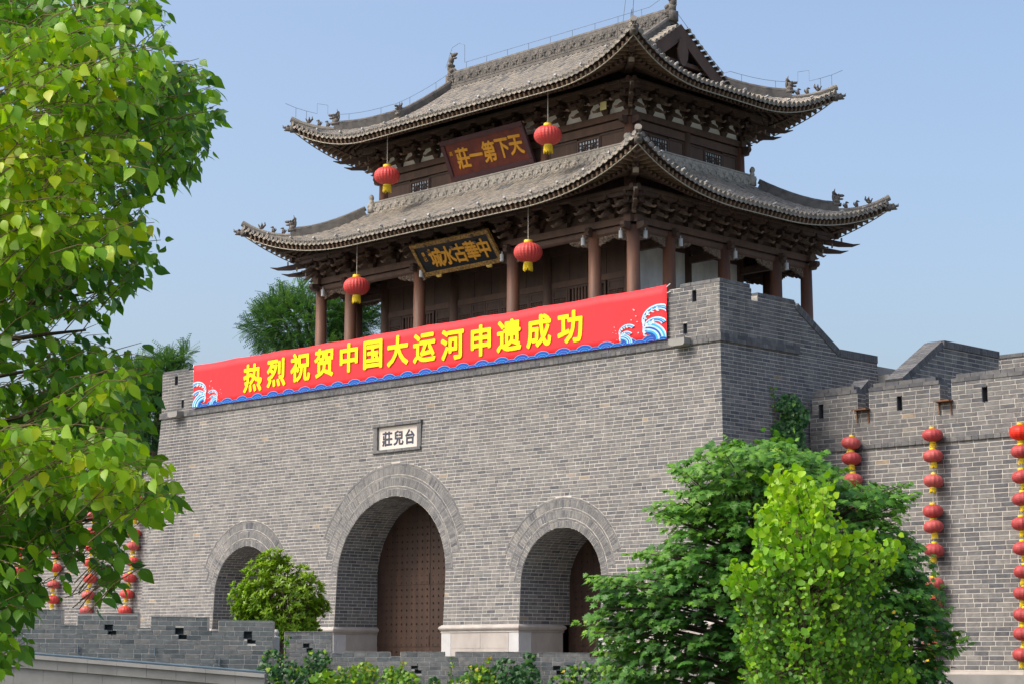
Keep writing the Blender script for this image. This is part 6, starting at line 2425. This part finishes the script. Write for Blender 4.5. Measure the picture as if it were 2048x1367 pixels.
while k < 950:
    x, y = rg.uniform(1435, 1835), rg.uniform(925, 1390)
    if not inside(POLY_P, x, y):
        continue
    k += 1
    edge = 1.0 - min(1.0, abs(x - 1620) / 200)
    D = 22.0 + rg.uniform(-0.55, 0.55) * (0.4 + edge)
    c = at(x, y, D)
    if rg.random() < 0.08:
        tips.append(c.copy())
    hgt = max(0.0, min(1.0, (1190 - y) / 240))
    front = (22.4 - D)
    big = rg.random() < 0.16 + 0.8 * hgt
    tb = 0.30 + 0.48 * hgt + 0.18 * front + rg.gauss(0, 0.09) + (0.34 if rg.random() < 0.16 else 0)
    d = ((c - (bp_ + Vector((0, 0, c.z * 0.6)))) + UPV * 0.6).normalized()
    tw.tube([c - d * 0.22, c], [0.003, 0.0015], 4)
    for i in range(rg.randint(6, 9)):
        p = c - d * rg.uniform(0, 0.24) + rvec(rg) * 0.055
        ax = (rvec(rg) * 0.6 - UPV * rg.uniform(0.3, 0.9) + d * 0.3).normalized()
        nm = (CAM - p).normalized() * 0.8 + UPV * 0.3 + rvec(rg) * 0.7
        s = rg.uniform(0.055, 0.095) if big else rg.uniform(0.036, 0.062)
        t = tb + rg.gauss(0, 0.08)
        if rg.random() < 0.0015:
            t = 0.99
        leaves.append((p, ax, nm, s, min(0.94, max(0.05, t)) if t != 0.99 else 0.999))
for x, y in [(1728, 1062), (1742, 1050), (1750, 1090), (1735, 1105), (1795, 1075), (1785, 1100), (1800, 1095), (1812, 1240), (1820, 1262), (1825, 1290), (1800, 1330), (1828, 1348), (1462, 1120), (1450, 1150), (1475, 1140), (1660, 950), (1655, 975), (1560, 930), (1595, 935)]:
    c = at(x, y, 21.8 + rg.uniform(-0.2, 0.2))
    hub_ = at(1640, min(1340, y + 110), 22.0)
    tw.tube([hub_.lerp(c, 0.35), c], [0.005, 0.002], 4)
    for i in range(9):
        p = c + rvec(rg) * 0.07 + (hub_ - c).normalized() * rg.uniform(0, 0.2)
        leaves.append((p, (rvec(rg) * 0.6 - UPV * 0.6).normalized(), (CAM - p).normalized() + rvec(rg) * 0.6, rg.uniform(0.05, 0.095), min(0.93, max(0.1, rg.gauss(0.78, 0.1)))))
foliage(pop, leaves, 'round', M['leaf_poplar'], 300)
obj('twigs', tw, M['twig'], pop, kind='stuff')
tk = MB()
tk.tube([bp_, bp_ + Vector((0, 0, 1.3)), at(1610, 1250, 22), at(1605, 1100, 22), at(1590, 950, 22)], [0.06, 0.05, 0.035, 0.02, 0.004], 8)
obj('trunk', tk, M['bark'], pop, True)
br = MB()
for t in tips:
    limbs(br, at(1612, min(1330, max(1000, 0 + to_px(t)[1] + 90)), 22.0), [t], 0.014, 0.004, rg, 4, 0.02)
obj('branches', br, M['bark'], pop, True, kind='stuff')

# ---- rounded shrub beside the left arch
rg = random.Random(14)
sh = thing('evergreen_shrub', at(560, 1300, 65), 'rounded bright green evergreen shrub hiding part of the left arch', 'shrub')
bs0 = at(590, 1300, 65)
bs0.z = PLAT
WM[sh.name] = Matrix.Translation(bs0)
sh.matrix_basis = WM[sh.name]
leaves, br = [], MB()
SHC = [(555, 1188, 92, 72), (555, 1188, 92, 72), (550, 1262, 70, 18), (605, 1258, 36, 22), (500, 1248, 34, 20), (545, 1150, 62, 42), (500, 1200, 42, 36), (560, 1205, 80, 52), (610, 1180, 38, 48), (535, 1235, 50, 34), (632, 1215, 26, 22), (590, 1240, 45, 30), (548, 1122, 34, 24), (555, 1255, 60, 24), (505, 1225, 40, 26)]
k = 0
while k < 1700:
    cx, cy, rx, ry = SHC[rg.randrange(len(SHC))]
    u, v, w_ = rvec(rg) * (rg.random() ** 0.33)
    x, y = cx + u * rx, cy + v * ry
    c = at(x, y, 65.0 + w_ * rx / 62.0 * 0.9)
    d = (c - (bs0 + Vector((0, 0, 1.2)))).normalized()
    k += 1
    if rg.random() < 0.10:
        limbs(br, bs0 + Vector((rg.uniform(-0.2, 0.2), 0, 0.1)), [c], 0.035, 0.008, rg, 4, 0.1)
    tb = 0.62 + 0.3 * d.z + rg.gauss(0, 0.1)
    for i in range(9):
        a = i * 2.4
        sd = d.orthogonal().normalized()
        ax = (d * 0.6 + sd * math.cos(a) * 0.7 + d.cross(sd) * math.sin(a) * 0.7 + rvec(rg) * 0.2 - UPV * 0.1).normalized()
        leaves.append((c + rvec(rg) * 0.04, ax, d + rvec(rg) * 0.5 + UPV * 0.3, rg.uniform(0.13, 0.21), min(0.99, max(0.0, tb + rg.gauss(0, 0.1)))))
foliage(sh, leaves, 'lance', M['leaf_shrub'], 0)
obj('stems', br, M['bark'], sh, True, kind='stuff')

# ---- ivy patches
def ivy(label, blobs, D, n, seed, tint, size=0.13, single=0, depth=0.18, strands=()):
    r = random.Random(seed)
    x0, y0 = blobs[0][0], blobs[0][1]
    t = thing('ivy', at(x0, min(1367, y0 + blobs[0][3]), D), label, 'climber', 'ivy on the walls')
    leaves, st = [], MB()
    tot = sum(b[2] * b[3] for b in blobs)
    for bx, by_, rx, ry in blobs:
        for i in range(max(4, int(n * rx * ry / tot))):
            a, q = r.uniform(0, 6.283), math.sqrt(r.random())
            x, y = bx + rx * q * math.cos(a), by_ + ry * q * math.sin(a)
            dd = D - r.uniform(0.02, depth) * (1.1 - q)
            p = at(x, y, dd)
            ax = (-UPV * 0.9 + rvec(r) * 0.7).normalized()
            nm = -F2 * 0.9 + UPV * 0.5 + rvec(r) * 0.5
            leaves.append((p, ax, nm, size * r.uniform(0.7, 1.25), min(0.999, max(0.0, r.gauss(tint[0], tint[1])))))
    for pts in strands:
        w = [at(a, b, D - 0.03) for a, b in pts]
        st.tube(w, 0.012, 5)
        for a, b in zip(pts, pts[1:]):
            for i in range(14):
                f = r.random()
                p = at(a[0] + (b[0] - a[0]) * f + r.gauss(0, 3.5), a[1] + (b[1] - a[1]) * f, D - 0.05)
                leaves.append((p, (-UPV * 0.8 + rvec(r) * 0.8).normalized(), -F2 + rvec(r) * 0.5, size * r.uniform(0.5, 0.9), min(0.999, max(0.0, r.gauss(tint[0] + 0.2, tint[1])))))
    bx, by_, rx, ry = blobs[0]
    st.tube([at(bx, by_ + ry, D - 0.02), at(bx + 4, by_, D - 0.03)], 0.015, 5)
    foliage(t, leaves, 'ivy', M['leaf_ivy'], single, 'leaves')
    obj('stem', st, M['twig'], t, kind='stuff')
ivy('dark ivy with yellow tips climbing beside the white stone post', [(542, 1335, 26, 42), (575, 1345, 40, 26)], 56.6, 330, 1, (0.38, 0.22), 0.13, 40, strands=([(566, 1330), (572, 1290), (578, 1268)],))
ivy('green ivy mound covering the tall left block of the ivy battlement', [(636, 1322, 26, 28), (615, 1352, 42, 22), (645, 1350, 25, 20)], 58.0, 330, 2, (0.36, 0.2), 0.13, 40)
ivy('bright yellow green ivy spreading left of the middle loophole', [(705, 1352, 52, 26), (730, 1342, 28, 20), (690, 1360, 40, 14)], 58.0, 330, 3, (0.72, 0.14), 0.13, 40)
ivy('bright green ivy clump just below the middle loophole', [(800, 1360, 42, 22), (785, 1345, 22, 16)], 58.0, 220, 4, (0.70, 0.12), 0.14, 30, strands=([(800, 1345), (806, 1320)],))
ivy('thin ivy runner climbing the battlement between two loopholes', [(868, 1358, 12, 10)], 58.1, 40, 5, (0.4, 0.2), 0.10, 10, strands=([(900, 1367), (902, 1340), (904, 1312)],))
ivy('mixed yellow and green ivy left of the dark ivy curtain', [(955, 1350, 34, 24), (925, 1362, 26, 12), (975, 1360, 22, 14)], 58.0, 260, 6, (0.66, 0.18), 0.13, 30, strands=([(970, 1340), (980, 1310)],))
ivy('dark green ivy curtain hanging over the battlement top', [(1010, 1345, 28, 32), (1055, 1350, 24, 30), (1030, 1365, 40, 14), (1058, 1315, 12, 14)], 58.0, 360, 7, (0.30, 0.12), 0.15, 40)
ivy('tangled ivy below the right arch beside the maple', [(1165, 1345, 44, 26), (1215, 1345, 38, 30), (1130, 1360, 30, 14), (1262, 1355, 40, 24)], 57.8, 420, 8, (0.5, 0.22), 0.13, 40)
ivy('dense dark ivy growing on the inner corner of gate and right wall', [(1578, 808, 24, 24), (1592, 830, 27, 26), (1580, 866, 27, 38), (1588, 896, 24, 18), (1556, 872, 12, 34)], 61.6, 1000, 9, (0.34, 0.13), 0.15, 40, 0.35, strands=([(1558, 900), (1552, 840), (1545, 772)], [(1548, 900), (1542, 850)]))
# broad green weed at the foot of the ivy
rg = random.Random(77)
wd = thing('broadleaf_weed', at(645, 1367, 56.5), 'pale green broad leaved plant at the bottom before the ivy', 'plant')
leaves = []
for i in range(26):
    p = at(rg.uniform(628, 660), rg.uniform(1345, 1372), 56.5 + rg.uniform(-0.2, 0.2))
    leaves.append((p, (UPV * 0.7 + rvec(rg) * 0.7).normalized(), -F2 + rvec(rg) * 0.5, rg.uniform(0.18, 0.30), rg.uniform(0.6, 0.8)))
foliage(wd, leaves, 'ovate', M['leaf_ivy'], 0, 'leaves')
st = MB()
st.tube([at(645, 1400, 56.5), at(645, 1350, 56.5)], 0.02, 5)
obj('stem', st, M['twig'], wd)

# ---- far locust trees behind the gate on the left
def locust(label, blobs, D, n, seed, base_px):
    r = random.Random(seed)
    b = at(base_px, 1300, D)
    b.z = 0.0
    t = thing('locust_tree', b, label, 'tree', 'trees behind the gate')
    leaves, br = [], MB()
    tot = sum(q[2] * q[3] for q in blobs)
    for bx, by_, rx, ry in blobs:
        c0 = at(bx, by_, D)
        br.tube([Vector((b.x, b.y, max(1.0, c0.z * 0.55))), b.lerp(c0, 0.6) + Vector((0, 0, c0.z * 0.35)), c0 + Vector((0, 0, ry / FPX * D * 0.8))], [0.16, 0.10, 0.02], 6)
        for i in range(int(n * rx * ry / tot)):
            v = rvec(r) * (r.random() ** 0.4)
            p = at(bx + v.x * rx, by_ + v.y * ry, D + v.z * rx / FPX * D)
            o = (p - c0).normalized()
            ax = (o + UPV * 0.25 + rvec(r) * 0.55).normalized()
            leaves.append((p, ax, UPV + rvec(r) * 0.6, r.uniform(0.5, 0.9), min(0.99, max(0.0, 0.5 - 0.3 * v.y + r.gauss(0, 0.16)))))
    foliage(t, leaves, 'frond', M['leaf_far'], 0)
    tk = MB()
    tk.tube([b, b + Vector((0, 0, 6)), b + Vector((0.3, 0, 12))], [0.35, 0.28, 0.15], 8)
    obj('trunk', tk, M['bark'], t, True)
    obj('limbs', br, M['bark'], t, True, kind='stuff')
locust('feathery green tree rising behind the left columns of the tower', [(600, 645, 92, 62), (530, 655, 36, 30), (505, 660, 14, 12), (700, 600, 60, 60),  (550, 650, 45, 55), (680, 630, 70, 50), (600, 585, 28, 22), (560, 610, 30, 26), (720, 650, 50, 50), (640, 690, 120, 40)], 104, 3600, 31, 640)
locust('feathery dark tree behind the left end of the gate wall', [(325, 755, 45, 38), (295, 830, 38, 70), (368, 712, 12, 16), (342, 722, 22, 18), (275, 770, 30, 45)], 98, 1700, 32, 290)

# ------------------------------------------------------------------ visitor behind the left battlement
pb = at(474, 1300, 66)
pr = thing('person', (pb.x, pb.y, PLAT), 'dark haired visitor in a white shirt, head just showing above the left battlement', 'person')
def skin_body():
    J = {'pel': (0, 0, .92), 'chest': (0, .01, 1.28), 'neck': (0, 0, 1.42), 'head': (0, -.01, 1.52), 'crown': (0, -.005, 1.60)}
    E = [('pel', 'chest'), ('chest', 'neck'), ('neck', 'head'), ('head', 'crown')]
    Rr = {'pel': .13, 'chest': .135, 'neck': .052, 'head': .085, 'crown': .075}
    for s, n in ((-1, 'l'), (1, 'r')):
        J.update({'sh' + n: (s * .17, .01, 1.34), 'el' + n: (s * .22, .03, 1.08), 'wr' + n: (s * .21, -.05, .85), 'hd' + n: (s * .20, -.07, .76), 'hip' + n: (s * .09, 0, .86), 'kn' + n: (s * .10, -.01, .48), 'an' + n: (s * .10, .02, .08), 'to' + n: (s * .11, -.13, .04)})
        E += [('chest', 'sh' + n), ('sh' + n, 'el' + n), ('el' + n, 'wr' + n), ('wr' + n, 'hd' + n), ('pel', 'hip' + n), ('hip' + n, 'kn' + n), ('kn' + n, 'an' + n), ('an' + n, 'to' + n)]
        Rr.update({'sh' + n: .06, 'el' + n: .045, 'wr' + n: .03, 'hd' + n: .035, 'hip' + n: .09, 'kn' + n: .06, 'an' + n: .045, 'to' + n: .035})
    nm = list(J)
    me = bpy.data.meshes.new('body')
    me.from_pydata([J[k] for k in nm], [(nm.index(a), nm.index(b)) for a, b in E], [])
    ob = bpy.data.objects.new('tmp', me)
    COL.objects.link(ob)
    ob.modifiers.new('skin', 'SKIN')
    for i, k in enumerate(nm):
        me.skin_vertices[0].data[i].radius = (Rr[k], Rr[k])
    me.skin_vertices[0].data[0].use_root = True
    sb = ob.modifiers.new('sub', 'SUBSURF')
    sb.levels = sb.render_levels = 2
    bpy.context.view_layer.update()
    out = bpy.data.meshes.new_from_object(ob.evaluated_get(bpy.context.evaluated_depsgraph_get()))
    bpy.data.objects.remove(ob)
    out.materials.clear()
    for m in (M['skin'], M['shirt'], M['trousers']):
        out.materials.append(m)
    for p in out.polygons:
        p.use_smooth = True
        c = p.center
        p.material_index = 2 if c.z < 0.90 and abs(c.x) < 0.17 else (1 if c.z < 1.40 and not (abs(c.x) > 0.15 and c.z < 1.08) else 0)
    return out
W_ = Matrix.Translation((pb.x, pb.y, PLAT)) @ Matrix.Rotation(R(25), 4, 'Z')
obj('body', skin_body(), None, pr, world=W_)
hr = MB()
hr.lump((0, 0.015, 1.575), (0.098, 0.108, 0.085), n=14, k=8)
obj('hair', hr, M['hair'], pr, True, world=W_)
